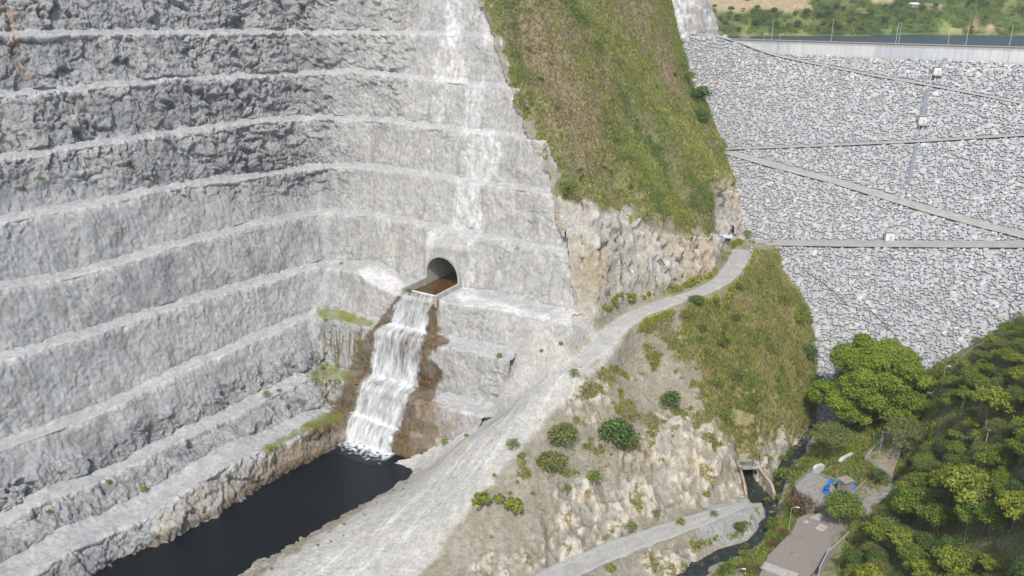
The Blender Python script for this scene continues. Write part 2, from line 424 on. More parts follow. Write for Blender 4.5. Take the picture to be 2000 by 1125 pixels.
white_bands = [  # white leached streaks coming down the back wall
 [(872,-20),(905,-20),(898,75),(915,165),(870,165),(868,75)], [(865,160),(872,160),(862,240),(852,240)], [(912,165),(945,165),(936,262),(905,262)],
 [(925,255),(965,255),(985,300),(955,360),(915,350),(905,300)], [(895,355),(938,360),(945,450),(880,445),(885,400)], [(835,455),(850,455),(842,505),(835,545),(826,545)],
 [(915,465),(930,465),(925,520),(928,570),(898,575),(905,520)], [(858,80),(895,80),(880,160),(845,160)], [(940,20),(975,20),(985,90),(945,90)]]
wm = np.zeros((NR, NC))
for p in white_bands: wm = np.maximum(wm, pmask(p, 7, 9, 2.0, 210))
wm *= .45 + .75 * sstep(-.3, .45, streak)
col = lerp3(col, (.66, .66, .65), np.clip(wm * .7, 0, 1))
wb = np.maximum(pmask([(700,524),(735,520),(790,552),(812,566),(780,578),(742,566),(698,534)], 5, 5), pmask([(885,575),(915,572),(1000,597),(1060,615),(1140,628),(1140,640),(1062,627),(991,609),(905,596)], 5, 4))
col = lerp3(col, (.64, .635, .62), np.clip(wb * (.75 + .5 * n2), 0, 1))
wb2 = pmask([(1085,400),(1100,470),(1125,570),(1140,625),(1085,612),(1108,560),(1090,480),(1072,390)], 8, 14) * .6
wb2 = np.maximum(wb2, pmask([(985,160),(1010,190),(1055,275),(1040,265),(1020,225),(1000,215)], 5, 8) * .8)
col = lerp3(col, (.58, .58, .56), np.clip(wb2, 0, 1))
# brown wet stain round the falls, ochre and green seepage to its left
st = pmask([(784,576),(798,582),(756,642),(730,652),(700,665),(690,700),(672,740),(650,800),(600,850),(530,890),(470,950),(430,985),(560,925),(670,868),(720,880),(790,905),(818,908),(855,885),(850,800),(846,780),(866,722),(838,700),(850,682),(880,674),(850,640),(856,588)], 5, 10, 3.0, 220)
st = np.maximum(st, pmask([(778,578),(790,578),(760,652),(720,650)], 3, 4)); st = np.maximum(st, pmask([(846,586),(856,586),(852,668),(838,672)], 2, 2))
drip = pmask([(632,640),(735,650),(715,750),(690,830),(600,870),(520,885),(560,850),(600,840),(640,800),(605,735),(620,700)], 6, 14, 3.0, 230) * sstep(-.05, .3, streak + .25 * n2)
col = lerp3(col, (.105, .070, .032), np.clip(st * (.92 + .3 * n2), 0, 1))
col = lerp3(col, (.22, .165, .095), np.clip(st * sstep(.1, .5, streak + .4 * n2) * .7, 0, 1))
col = lerp3(col, (.16, .14, .07), np.clip(drip * .9, 0, 1))
pale = pmask([(808,782),(850,785),(905,800),(880,870),(850,885),(815,868),(800,850)], 6, 10)
col = lerp3(col, (.30, .25, .18), np.clip(pale * .8 * sstep(-.5, .2, n2), 0, 1))
pale2 = pmask([(300,1010),(420,930),(540,885),(680,835),(690,855),(560,905),(440,985),(300,1060)], 8, 8) * FMg
col = lerp3(col, (.37, .33, .265), np.clip(pale2 * .5, 0, 1))
waterline = np.exp(-((Z - .6) / .9) ** 2); col = lerp3(col, (.12, .09, .045), np.clip(waterline * .7, 0, 1))
rust = pmask([(-30,-30),(18,-30),(30,40),(55,90),(48,150),(20,130),(-30,120)], 10, 22, 4, 240) * .6
col = lerp3(col, (.36, .22, .14), np.clip(rust * sstep(-.2, .4, n2), 0, 1))
moss = np.maximum.reduce([pmask([(620,600),(650,600),(690,615),(735,628),(725,640),(690,632),(640,625),(622,620)], 4, 6),
    pmask([(505,880),(560,850),(620,812),(680,805),(670,820),(610,838),(560,862),(520,890)], 4, 8), pmask([(600,725),(640,708),(690,728),(680,745),(610,742)], 4, 7) * .8])
col = lerp3(col, (.17, .19, .035), np.clip(moss * (.8 + .5 * n2), 0, 1))
col = np.clip(col * (1 + .10 * fine[..., None] * .5 + .05 * n2[..., None]), .02, .9)
# ------------------------------------------------------------------ rockfill dam geometry (stepped downstream face)
DA = pz(1400, 76, 124)[:2]; DB = pz(2000, 93, 124)[:2]
ax = (DB - DA) / np.linalg.norm(DB - DA); dn = np.array([ax[1], -ax[0]])       # along the crest / downstream
if dn[1] > 0: dn = -dn
DM, ZT = 1.20, 118.0
RW = [3.6, 7.0, 8.5, 10.0]
def dam_as(P): P = np.asarray(P); q = P[..., :2] - DA; return q @ ax, q @ dn
ROADPX = [
 [(1330,84),(1399,86),(1450,93),(1517,108),(1590,124),(1712,148),(1820,167),(1910,184),(2000,202),(2150,232)],
 [(1330,294),(1406,291),(1604,284),(1802,275),(2000,263),(2150,254)],
 [(1380,294),(1430,299),(1503,320),(1568,337),(1640,356),(1712,378),(1820,411),(1910,436),(1982,454),(2060,474)],
 [(1440,474),(1467,475),(1532,474),(1676,476),(1856,477),(2000,477),(2150,478)]]
ROADS = []
for i, line in enumerate(ROADPX):
    aa, ss = [], []
    for (px, py) in line:
        r_ = ray(px, py); q0 = -DA; a0 = q0 @ ax; s0 = q0 @ dn; ra = r_[:2] @ ax; rs = r_[:2] @ dn
        # z: 140+r z*t = ZT - (s - w/2 - i w)/DM
        t = (ZT - (s0 - RW[i] / 2 - sum(RW[:i])) / DM - CAMZ) / (r_[2] + rs / DM)
        aa.append(a0 + ra * t); ss.append(s0 + rs * t - RW[i] / 2)
    o = np.argsort(aa); ROADS.append((np.array(aa)[o], np.array(ss)[o]))
def road_s(i, a): return np.interp(a, *ROADS[i])
def dam_z(a, s):
    a = np.asarray(a, float); s = np.asarray(s, float); red = 0
    prev = np.full(np.shape(a), -99.0)
    for i in range(4):
        si = road_s(i, a); red = red + np.clip(s - si, 0, RW[i]); prev = si
    return ZT - (s - red) / DM + 5.0 * (1 - sstep(-12, 42, a)) * np.clip(1 - s / 40, 0, 1)
def dam_at(P):
    a, s = dam_as(P); return dam_z(a, np.maximum(s, 0))
def dam_hit(px, py):
    r_ = ray(px, py); lo, hi = 100., 700.
    for _ in range(40):
        m = (lo + hi) / 2; P = np.array([0, 0, CAMZ]) + r_ * (m / r_[1])
        if P[2] > float(dam_at(P)): lo = m
        else: hi = m
    return np.array([0, 0, CAMZ]) + r_ * (lo / r_[1])

# ------------------------------------------------------------------ natural ground: thin-plate surface through surveyed points
cp = []
def cz(*pts):
    for px, py, z in pts: cp.append(pz(px, py, z))
def cdd(*pts):
    for px, py, d in pts: cp.append(pd(px, py, d))
Gv = Gd.reshape(-1, 3); PXv, PYv = PXd.ravel(), PYd.ravel()
def pit_hit(px, py):
    m = np.where((np.abs(PXv - px) < 5) & (np.abs(PYv - py) < 5))[0]
    if not len(m): return None
    dd = (PXv[m] - px) ** 2 + (PYv[m] - py) ** 2; k = m[np.argsort(dd)[:4]]; return Gv[k[np.argmin(Gv[k][:, 1])]]
HB = [(932,-60),(945,0),(975,72),(985,130),(1003,170),(1025,225),(1052,272),(1075,330),(1090,395),(1103,470),(1115,530),(1128,590),(1140,632)]
hb3 = [pit_hit(*p) for p in HB]
hb3 = [q if q is not None else pz(*p, 140) for q, p in zip(hb3, HB)]
for q in hb3: cp.append(q + np.array([.2, -.6, -.3]))
TB = [(1125,639,46.2),(1075,636,45.6),(1030,668,40),(1003,705,33.5),(996,735,29.5),(985,768,25),(968,812,18),(925,848,11),(868,878,5),(812,906,0)]   # talus over the ends of the lower benches
tb3 = []
for p in TB: q = pz(*p); tb3.append(q); cp.append(q + np.array([.3, -.3, 1.4]))
cdd((1100,-60,330),(1290,-60,392),(1000,-20,303),(1100,0,318),(1200,0,343),(1285,0,372),(1020,60,298),(1100,100,300),(1200,100,325),(1300,60,366),(1330,110,378),
    (1060,200,277),(1100,200,284),(1200,200,305),(1300,200,335),(1375,205,358),(1340,140,376),(1362,240,352),
    (1110,300,264),(1200,300,283),(1300,300,307),(1370,300,330),(1130,380,254),(1200,385,266),(1300,400,283),(1380,390,308),(1430,400,326),
    (1110,430,246),(1140,500,241),(1200,440,254),(1260,440,262),(1330,450,277),(1395,455,293),(1440,440,322),
    (1170,560,237.5),(1200,520,246),(1260,520,254),(1330,520,264),(1395,490,284))
cz((1160,622,45.5),(1200,606,46.5),(1260,582,47.3),(1330,560,47.6),(1390,530,47.6),(1410,490,47.6),(1440,462,47.8))
ROADC = [(1500,479,47.2),(1455,488,47.2),(1440,515,47),(1415,545,46.8),(1370,570,46.4),(1300,592,45.5),(1240,614,44.2),(1205,638,42.6),(1180,668,40.2),(1120,722,36),(1060,772,31.5),(1000,832,26.5),(920,905,19),(840,985,12),(770,1045,7.5),(700,1100,4.5),(620,1160,3)]
cz(*ROADC); cz((1150,645,46.2),(1175,650,44.5),(1110,645,45.4),(1090,650,43.8),(1140,665,43),(1100,690,39.5))
cz((1480,515,45),(1455,560,43),(1400,590,42),(1340,610,43.5),(1260,650,39.5),(1340,680,35.5),(1420,650,36.5),(1500,600,35.5),
   (1300,700,34),(1300,760,27.5),(1300,830,20.5),(1300,880,15.5),(1300,940,8.5),(1300,995,5.2),(1400,720,29),(1400,800,21.5),(1400,880,14),(1400,940,7.5),(1400,975,3.6),
   (1480,700,28),(1480,790,19),(1480,860,12),(1470,900,8),(1540,680,27),(1550,760,18),(1550,830,9),(1530,880,3.5),
   (1200,720,34),(1200,800,26.5),(1200,880,18.5),(1200,950,11.5),(1200,1020,6.8),(1100,800,28.5),(1100,900,19.5),(1100,1000,12),(1100,1065,7.8),
   (1000,900,22),(1000,1000,14.8),(1000,1090,9),(900,1000,15),(900,1090,9),(800,1100,6),(850,1200,4),(1000,1200,4.5),(1100,745,34),
   (900,860,17),(870,893,8),(790,950,4.8),(700,1004,3.6),(600,1074,2.8),(520,1132,2.4),(420,1220,2.5),
   (1080,680,38),(1040,735,31.5),(1015,770,27.5))
TRACK = [(1462,982,1.6),(1400,1003,2.8),(1300,1037,4),(1200,1072,5),(1100,1117,6),(1040,1150,6.5),(950,1210,7)]
cz(*TRACK)
RIVER = [(1640,742,10.0),(1618,800,6.0),(1590,835,4.0),(1562,875,2.5),(1530,915,1.2),(1518,950,.3),(1502,985,-.4),(1505,1018,-.7),(1474,1062,-1.1),(1412,1082,-1.35),(1345,1120,-1.6),(1280,1180,-2),(1180,1290,-2.4)]
RIVZ = [pz(*p) for p in RIVER]
for p in RIVZ: cp.append(p + np.array([0, 0, -.9]))
cz((1330,1052,3.0),(1250,1100,4),(1312,1085,2.2),(1380,1040,1.6),(1435,1020,.5),(1460,1040,-.1),(1410,1050,.4),(1475,1000,.1),(1200,1160,4),
   (1450,1100,2.6),(1500,1035,3.2),(1540,990,2.8),(1560,900,3.6),(1600,860,5),(1560,945,3.6),(1600,980,5),(1650,965,6),(1650,900,8),
   (1530,1060,5.6),(1600,1040,5.8),(1650,1030,6.2),(1510,1110,5.4),(1600,1110,5.6),(1640,1090,6.2),(1450,1180,4.5),(1600,1220,6),
   (1700,920,9),(1740,860,12.5),(1780,812,15.5),(1690,835,9.5),(1660,800,8),(1720,780,14),(1800,820,19.5),(1760,930,13),(1700,985,9.5),
   (1800,760,26),(1850,800,30),(1900,800,36),(2000,800,46),(2000,950,42),(1900,950,31),(1820,950,20.5),(1750,1010,14.5),(1800,1100,20),(1700,1100,11.5),(1670,1060,8),(1660,1120,7.5),
   (2000,1125,35),(1900,1125,27),(2100,900,56),(2200,1000,62),(2100,1200,45),(1800,1250,22),(2300,800,75),(2300,650,82),(2150,720,64))
for p in [(1465,468),(1520,500),(1545,560),(1578,625),(1588,665),(1600,740),(1850,702),(1910,668),(1965,635),(2000,616),(2080,570),(2200,490)]:
    cp.append(dam_hit(*p) + np.array([0, 0, .3]))
for p in [(1385,250),(1405,300),(1432,345),(1447,400),(1455,445)]: cp.append(dam_hit(*p) + np.array([-1.5, -1.5, .2]))
for p in [(1500,100),(1500,250),(1560,400),(1560,520),(1640,600),(1620,700),(1700,700),(1760,680),(1700,300),(1800,500),(1900,560),(2000,500),(2000,300),(1900,150),(2150,300),(1440,200),(1430,120),(1352,100),(1372,140),(1405,190),(1345,88),(1420,240)]:
    cp.append(dam_hit(*p) + np.array([0, 0, -9]))
for p in [(-92,185),(-112,140),(-82,206),(-150,60),(-70,212)]: cp.append(np.array([*p, -8.0]))
for p in [(0,90,5),(60,80,2),(140,70,30),(-120,80,-8),(-62,110,4),(-40,90,5),(250,60,90),(-10,120,5.),(60,130,-2),(160,300,60),(300,200,115),(110,480,125),(60,440,160),(0,400,175),(300,420,110),(230,520,112),(-60,420,170)]: cp.append(np.array(p, float))
cp = np.array(cp)
def tps(P, lam=.6):
    n = len(P); d = np.linalg.norm(P[:, None, :2] - P[None, :, :2], axis=-1) / 100; K = np.where(d > 0, d * d * np.log(d + 1e-12), 0)
    A = np.zeros((n + 3, n + 3)); A[:n, :n] = K + np.eye(n) * lam * 1e-3; A[:n, n] = 1; A[:n, n + 1:] = P[:, :2] / 100
    A[n:, :n] = A[:n, n:].T; b = np.zeros(n + 3); b[:n] = P[:, 2]; c = np.linalg.lstsq(A, b, rcond=None)[0]
    def f(x, y):
        x = np.asarray(x, float); y = np.asarray(y, float); o = np.zeros(x.shape); 
        o += c[n] + c[n + 1] * x / 100 + c[n + 2] * y / 100
        for i in range(n):
            q = ((x - P[i, 0]) ** 2 + (y - P[i, 1]) ** 2) / 1e4; o += c[i] * .5 * q * np.log(q + 1e-12)
        return o
    return f
nat = tps(cp)
print('B6 z at lip', edges['B6'][1][NL+60:NL+470:50], 'B7', edges['B7'][1][NL+60:NL+400:60]); print('nat')
# coarse evaluation, then bicubic-free linear upsampling keeps it cheap
GX = np.arange(-100, 360.1, 1.0); GY = np.arange(40, 560.1, 1.0)
gx, gy = np.meshgrid(GX, GY); H0 = nat(gx, gy)
def road_cut(H, line, half, soft):
    L = np.array([pz(*p) for p in line]); best = np.full(H.shape, 1e9); zz = np.zeros(H.shape)
    for p, q in zip(L[:-1], L[1:]):
        e = q[:2] - p[:2]; t = np.clip(((gx - p[0]) * e[0] + (gy - p[1]) * e[1]) / (e @ e), 0, 1)
        d = np.hypot(gx - p[0] - t * e[0], gy - p[1] - t * e[1]); m = d < best; best = np.where(m, d, best); zz = np.where(m, p[2] + t * (q[2] - p[2]), zz)
    w_ = 1 - sstep(half, half + soft, best); return H * (1 - w_) + zz * w_, best
H0, RD1 = road_cut(H0, ROADC[:10], 3.4, 4.0)
H0, RD2 = road_cut(H0, TRACK, 3.6, 3.0)
H0, _ = road_cut(H0, [(1650,1000,6.1),(1670,997,6.3),(1691,973,6.6),(1727,941,7.6),(1753,918,8.7)], 4.2, 3.5)
H0, _ = road_cut(H0, [(1716,913,10.1),(1733,883,11.0),(1750,858,12.0),(1764,835,13.0),(1780,814,14.1),(1803,802,14.7)], 4.0, 3.5)
_, RDV = road_cut(H0, RIVER, 1, 1)
_hr, _ = road_cut(H0, [(a, b, c - 1.0) for a, b, c in RIVER], .7, 2.0); H0 = np.minimum(H0, _hr)
_g3 = np.stack([gx, gy, H0], -1); _qx, _qy = proj(_g3); _dz = dam_at(_g3)
_dm = polydist(_qx, _qy, [(1500,105),(2300,150),(2300,420),(2090,520),(2010,570),(1860,640),(1760,640),(1660,600),(1600,520),(1530,450),(1500,300)]) > 0
H0 = np.where(_dm, np.minimum(H0, _dz - 3), H0)
def samp(A, x, y):
    fx = np.clip((np.asarray(x, float) - GX[0]), 0, len(GX) - 1.001); fy = np.clip((np.asarray(y, float) - GY[0]), 0, len(GY) - 1.001)
    ix = fx.astype(int); iy = fy.astype(int); tx = fx - ix; ty = fy - iy
    return (A[iy, ix] * (1 - tx) * (1 - ty) + A[iy, ix + 1] * tx * (1 - ty) + A[iy + 1, ix] * (1 - tx) * ty + A[iy + 1, ix + 1] * tx * ty)
# plan polygon of the pit (natural ground is dug away inside it)
pitpoly = [tuple(q[:2]) for q in hb3] + [tuple(q[:2]) for q in tb3] + [(-50, 219), (-90, 190), (-135, 90), (-300, 40), (-420, 200), (-300, 500), (-40, 480), (-22, 330)]
# ------------------------------------------------------------------ fine hillside mesh
ST = .5
xs = np.arange(-86, 262.1, ST); ys = np.arange(70, 500.1, ST)
hx, hy = np.meshgrid(xs, ys); HZ = samp(H0, hx, hy)
P0 = np.stack([hx, hy, HZ], -1); tpx, tpy = proj(P0)
def tmask(poly, feather, nz=0, scale=3.0, seed=300, base=None):
    d = polydist(tpx, tpy, poly)
    if nz: d = d + nz * fbm(P0 / scale, 4, seed)
    return sstep(-feather, feather, d)
rd1 = samp(RD1, hx, hy); rd2 = samp(RD2, hx, hy); rdv = samp(RDV, hx, hy)
# zones
GRASS = tmask([(930,-300),(1420,-300),(1340,20),(1390,110),(1420,210),(1400,262),(1410,300),(1440,345),(1392,352),(1396,455),(1330,460),(1290,440),(1262,440),(1225,408),(1180,415),(1150,385),(1100,388),(1080,330),(1050,270),(1000,170),(972,70),(945,0)], 6, 26, 6)
CLIFF = tmask([(1092,392),(1150,395),(1180,418),(1225,412),(1262,442),(1330,462),(1396,455),(1400,352),(1440,345),(1452,440),(1465,462),(1410,480),(1390,530),(1260,578),(1190,604),(1150,635),(1132,620),(1110,520)], 4, 8, 5)
SPURG = tmask([(1475,505),(1540,480),(1620,600),(1630,780),(1590,850),(1500,850),(1400,860),(1380,790),(1330,700),(1330,620),(1400,580)], 16, 40, 7, 310)
SOIL = tmask([(1215,640),(1330,600),(1450,560),(1500,850),(1420,900),(1340,820),(1240,880),(1000,960),(960,1000),(1090,800),(1150,730)], 16, 30, 7, 320)
WHITE = tmask([(1060,985),(1120,930),(1200,930),(1240,870),(1330,800),(1450,840),(1590,830),(1600,850),(1540,890),(1450,965),(1350,985),(1230,1040),(1100,1095),(900,1125),(930,1090),(1060,1060)], 8, 34, 7, 330)
WHITE = np.maximum(WHITE, tmask([(1270,1075),(1360,1060),(1350,1110),(1290,1140),(1260,1110)], 4, 12))
WHITE = np.maximum(WHITE, tmask([(1100,735),(1180,730),(1200,800),(1150,830),(1100,790)], 8, 26, 4) * .9)
TALUS = tmask([(1140,640),(1190,650),(1215,660),(1185,712),(1115,775),(1060,830),(1000,900),(940,960),(860,1060),(780,1200),(330,1250),(520,1115),(640,1040),(790,940),(870,870),(965,805),(1000,700),(1050,640)], 7, 10, 5, 340)
RBANK = tmask([(1560,960),(1640,740),(1800,690),(2020,590),(2500,350),(2500,1600),(1500,1600),(1450,1125),(1520,1000)], 6, 6)
GRAV = tmask([(1380,985),(1470,975),(1500,995),(1478,1045),(1440,1062),(1390,1060),(1360,1040),(1380,1010)], 5, 10, 3, 350)
MISC = np.clip(1 - GRASS - CLIFF, 0, 1)
rockz = np.clip(CLIFF + WHITE * .85, 0, 1)
tv1, te1 = worley(P0 / np.array([6, 6, 4.2]) + .35 * fbm(P0 / 4, 2, 405)[..., None], 431)
tv2, te2 = worley(P0 / np.array([2.3, 2.3, 1.6]) + .3 * fbm(P0 / 1.8, 2, 406)[..., None], 441)
tn1 = fbm(P0 / 26, 3, 451); tn2 = fbm(P0 / 6, 4, 461); tn3 = fbm(P0 / 1.6, 3, 471)
flat = np.clip((1 - sstep(3, 6, rd1)) + (1 - sstep(3, 5, rd2)) + (1 - sstep(1, 2.5, rdv)), 0, 1)
tal = np.clip(TALUS * (1 - CLIFF), 0, 1)
rr_ = np.clip(CLIFF + WHITE * .55, 0, 1)
folds = 0
for ln, am, wd in (([(1060,-20),(1150,60),(1230,160),(1300,260),(1390,390)], 3.0, 34), ([(1150,-20),(1230,70),(1300,150),(1340,230),(1400,300)], 2.6, 30), ([(1110,-20),(1190,70),(1270,180),(1340,290)], -2.6, 20),
                   ([(990,-20),(1050,90),(1120,200),(1200,300),(1300,440)], 1.8, 40), ([(1215,-20),(1290,100),(1350,180)], -2.2, 22), ([(1000,60),(1080,200),(1140,310),(1230,400)], -1.8, 26), ([(1040,170),(1090,260),(1110,340)], 1.3, 22)):
    folds = folds + 1.7 * am * np.exp(-(linedist(tpx, tpy, ln) / wd) ** 2)
SPF = 0
for ln, am, wd in (([(1470,520),(1500,600),(1480,700),(1500,800)], 1.8, 34), ([(1410,600),(1420,700),(1430,820)], -1.4, 26), ([(1360,620),(1330,760),(1420,880)], 1.2, 30), ([(1540,600),(1560,720)], 1.4, 26), ([(1255,700),(1350,820),(1440,900)], -1.2, 22), ([(1120,860),(1200,760)], 1.0, 24)):
    SPF = SPF + am * np.exp(-(linedist(tpx, tpy, ln) / wd) ** 2)
tb_, te3 = worley(np.stack([hx / 2.6 + tn2 * .4, (hy + HZ) / 7.5, hx * 0], -1), 443)
disp = (GRASS * (tn2 * 1.0 + tn1 * 1.3 + tn3 * .25 + folds) + SPF * (1 - GRASS) * (1 - CLIFF) + rr_ * (tv1 * .75 + tv2 * .5 + tn2 * .45 + tn3 * .25) + WHITE * (tb_ * .8 - 1.0 * np.exp(-(te3 / .1) ** 2))
        + MISC * (1 - tal) * (tn2 * .8 + tn3 * .22 + tv2 * .12) + tal * (tn2 * .18 + tn3 * .1))
gully = np.abs(fbm(np.stack([hx / 8 + hy / 30, hy / 40 + hx * 0, HZ * 0], -1), 3, 481)); disp += GRASS * (-1.2 * np.exp(-(gully / .12) ** 2))
border = np.minimum(np.abs(polydist(hx, hy, pitpoly)), 6) / 6
disp *= (1 - .96 * flat) * (.15 + .85 * border)
HZ2 = HZ + disp
cvo = pz(1472, 955, .2); cR = R(4); clx = (hx - cvo[0]) * math.cos(cR) + (hy - cvo[1]) * math.sin(cR); cly = -(hx - cvo[0]) * math.sin(cR) + (hy - cvo[1]) * math.cos(cR)
wch = 2.6 + np.clip(5 - cly, 0, 12) * .13; cmask = (np.abs(clx) < wch) & (cly > -9) & (cly < 6.8)
HZ2 = np.where(cmask, np.minimum(HZ2, -.8), HZ2); nearw = (np.abs(clx) < wch + 2.2) & (cly > -6) & (cly < 15)
HZ2 = np.where(nearw & ~cmask, np.minimum(HZ2, .8 + np.clip(cly + 6, 0, 13.5) * .27 + np.clip(cly - 7.5, 0, 9) * 1.25 + .5 * tn2 * (cly > 8)), HZ2)
# where the dam stands the ground stays beneath its face
a_, s_ = dam_as(P0); dz = dam_z(a_, np.maximum(s_, 0))
inpit = polydist(hx, hy, pitpoly); inpit = inpit + 1.5 * perlin(np.stack([hx / 5, hy / 5, hx * 0], -1), 7) + .5 * perlin(np.stack([hx / 1.7, hy / 1.7, hx * 0], -1), 8)
keep = (inpit < np.where(HZ2 > 46, 1.2, np.where(HZ2 > 24, 5.0, 1.2)))
keep &= ~((s_ < -6) & (hx > 70)); keep &= ~((np.abs(clx) < 2.6) & (cly > 4.2) & (cly < 8.0))
# crisp small rock steps in plan: push the vertices sideways on steep rock so faces break up
gradx = np.gradient(HZ2, ST, axis=1); grady = np.gradient(HZ2, ST, axis=0)
bgx = np.gradient(HZ, ST, axis=1); bgy = np.gradient(HZ, ST, axis=0); bl = np.sqrt(1 + bgx ** 2 + bgy ** 2); sw = np.where(cmask | nearw, 0, 1) * np.clip(CLIFF * 1.2 + .5 * WHITE, 0, 1) * sstep(.5, 1.2, bl - .3)
lat_ = disp * sw * 1.3; V = np.stack([hx - bgx / bl * lat_, hy - bgy / bl * lat_, HZ2 * (1 - sw) + (HZ + disp / bl) * sw], -1)
slope = np.hypot(gradx, grady)
tc = np.full(hx.shape + (3,), (.27, .25, .195))                                       # dry brown soil
def mx(m, c):
    global tc
    tc = lerp3(tc, c, np.clip(m, 0, 1))
mx(sstep(-.3, .5, tn2 + tn3 * .5) * .6, (.345, .325, .275)); mx(sstep(.1, .8, tn3 + tn1) * .5, (.20, .17, .12))
mx(GRASS * .9, (.17, .165, .08)); mx(GRASS * sstep(-.2, .5, tn1 + tn2 * .6) * .7, (.28, .25, .14)); mx(GRASS * sstep(.25, .7, tn2 - tn1 * .5) * .6, (.27, .21, .15))
brn = tmask([(1000,20),(1060,20),(1200,250),(1150,330),(1090,300),(1030,180)], 12, 14) + tmask([(1195,-10),(1290,-10),(1345,160),(1330,200),(1270,120)], 10, 12)
mx(GRASS * np.clip(brn, 0, 1) * .6 * (.6 + .5 * tn2), (.33, .26, .17)); mx(GRASS * np.exp(-(linedist(tpx, tpy, [(1185,-20),(1230,50),(1290,140),(1345,230)]) / 7) ** 2) * .8, (.36, .27, .18))
mx(CLIFF * tmask([(1390,480),(1420,480),(1395,540),(1250,585),(1190,605),(1160,600),(1230,545),(1330,510)], 8, 12, 4) * .8, (.36, .29, .19)); mx(SPURG * .75, (.26, .25, .09)); mx(SPURG * sstep(0, .6, tn2 + tn3 * .4) * .6, (.30, .26, .15))
mx(CLIFF * .95, (.40, .375, .32)); mx(CLIFF * sstep(-.1, .6, tn1 * 1.3 + tn2 * .5) * .8, (.38, .31, .21)); mx(CLIFF * sstep(.1, .6, -tn1 + tn2 * .8) * .8, (.40, .395, .37))
mx(CLIFF * sstep(.25, .7, tv2 * .4 + tn2 * .7) * .8, (.58, .56, .50))
mx(WHITE * sstep(-.1, .35, tn2 + tb_ * .3 + tn3 * .35 + .1) * .9, (.52, .49, .42)); mx(WHITE * sstep(.2, .7, tn1 * .8 - tn2 * .6 + tv1 * .2) * .85, (.37, .36, .33)); mx(WHITE * sstep(.35, .8, tn2 * .7 + tn1) * .6, (.47, .38, .24))
mx(tal * .92, (.45, .445, .415)); mx(tal * sstep(.1, .6, tn1 + tn2 * .5) * .5, (.39, .375, .33))
stk = fbm(np.stack([(hx * .80 - hy * .60) / 1.5, (hx * .60 + hy * .80) / 20, hx * 0], -1), 4, 490)
mx(tal * sstep(.12, .55, stk) * .8 * tmask([(1150,640),(1200,690),(1080,790),(940,930),(800,1060),(600,1200),(420,1200),(700,1050),(900,880),(1040,750)], 14, 10), (.60, .60, .57))
mx(GRAV * .9, (.34, .35, .34)); mx(np.clip((inpit > -4) & (hy < 260) & (HZ < 50), 0, 1) * .9 * (1 - CLIFF), (.42, .415, .39)); mx(RBANK * .9, (.20, .20, .09)); mx(RBANK * sstep(.2, .7, tn2 + tn1 * .5) * .7, (.25, .24, .22))
mx((1 - sstep(.8, 2.2, rdv + tn2)) * .8, (.13, .125, .11))
WEED = sstep(0, .35, tn2 + .6 * tn1 + .4 * tn3) * (1 - sstep(4, 6, rd1 + 0)) * sstep(2.9, 3.6, rd1); mx(WEED * .6, (.22, .23, .06))
tc = np.clip(tc * (1 + .12 * tn3[..., None]), .02, .85)
M_ter = NT("hillside_ground", .95, .15)
c0 = M_ter.attr("col", 0)
nA = M_ter.noise(1.3, 8, .7); nB = M_ter.noise(.35, 6, .6, .5)
c1 = M_ter.mix(1.0, c0, M_ter.ramp(nA, (.25, .62), (.5, 1.0), (.78, 1.35)), 'MULTIPLY')
c1 = M_ter.mix(1.0, c1, M_ter.ramp(nB, (.3, .82), (.7, 1.15)), 'MULTIPLY')
vv = M_ter.voro(.9, 'F1', 0); 
hts = M_ter.mix(.5, nA, vv)
M_ter.out(c1, M_ter.bump(hts, .75, .55))
Vf = V.reshape(-1, 3); F = grid_faces(len(ys), len(xs), keep)
at = {"col": tc.reshape(-1, 3)}
Vc, Fc, atc = compact(Vf, F, at)
tag(link("hillside", new_mesh("hillside", Vc, Fc[:, ::-1], atc, smooth=False), M_ter), kind="structure")

# ------------------------------------------------------------------ pit mesh (dug below the natural ground)
natZ = samp(H0, Gd[..., 0], Gd[..., 1]); inp = polydist(Gd[..., 0], Gd[..., 1], pitpoly)
inp = inp + 1.5 * perlin(np.stack([Gd[..., 0] / 5, Gd[..., 1] / 5, 0 * inp], -1), 7) + .5 * perlin(np.stack([Gd[..., 0] / 1.7, Gd[..., 1] / 1.7, 0 * inp], -1), 8)
drop = (inp < -.7) | ((PXd > 1116) & (PYd > 612))
tloc = (G[..., :2] - CC) @ BD; oloc = (G[..., :2] - CC) @ BN
PT0, PT1, PSPR, PFL = 47.4, 60.9, 50.4, 46.2                # portal: left, right, spring line, floor
pc = (PT0 + PT1) / 2; pr = (PT1 - PT0) / 2
hole = colB & (oloc > 2.0) & (oloc < 12) & (tloc > PT0 - .1) & (tloc < PT1 + .1) & (Gd[..., 2] > PFL - 1) & ((Gd[..., 2] < PSPR) | ((tloc - pc) ** 2 + (Gd[..., 2] - PSPR) ** 2 < (pr + .25) ** 2))
canh = colB & (oloc > -11.0) & (oloc < 4.2) & (tloc > PT0 + .1) & (tloc < PT1 - .1) & (Gd[..., 2] > PFL - 1) & (Gd[..., 2] < 49)
keepP = ~(drop)
i = np.arange(NR * NC).reshape(NR, NC)
kk = keepP[:-1, :-1] | keepP[1:, :-1] | keepP[1:, 1:] | keepP[:-1, 1:]
hh = (hole | canh); ha = hh[:-1, :-1] & hh[1:, :-1] & hh[1:, 1:] & hh[:-1, 1:]
Fp = np.stack([i[:-1, :-1], i[1:, :-1], i[1:, 1:], i[:-1, 1:]], -1)[kk & ~ha].reshape(-1, 4)
M_rock = NT("quarried_rock", .92, .18)
c0 = M_rock.attr("col", 0); fmn = M_rock.attr("rough", 2)
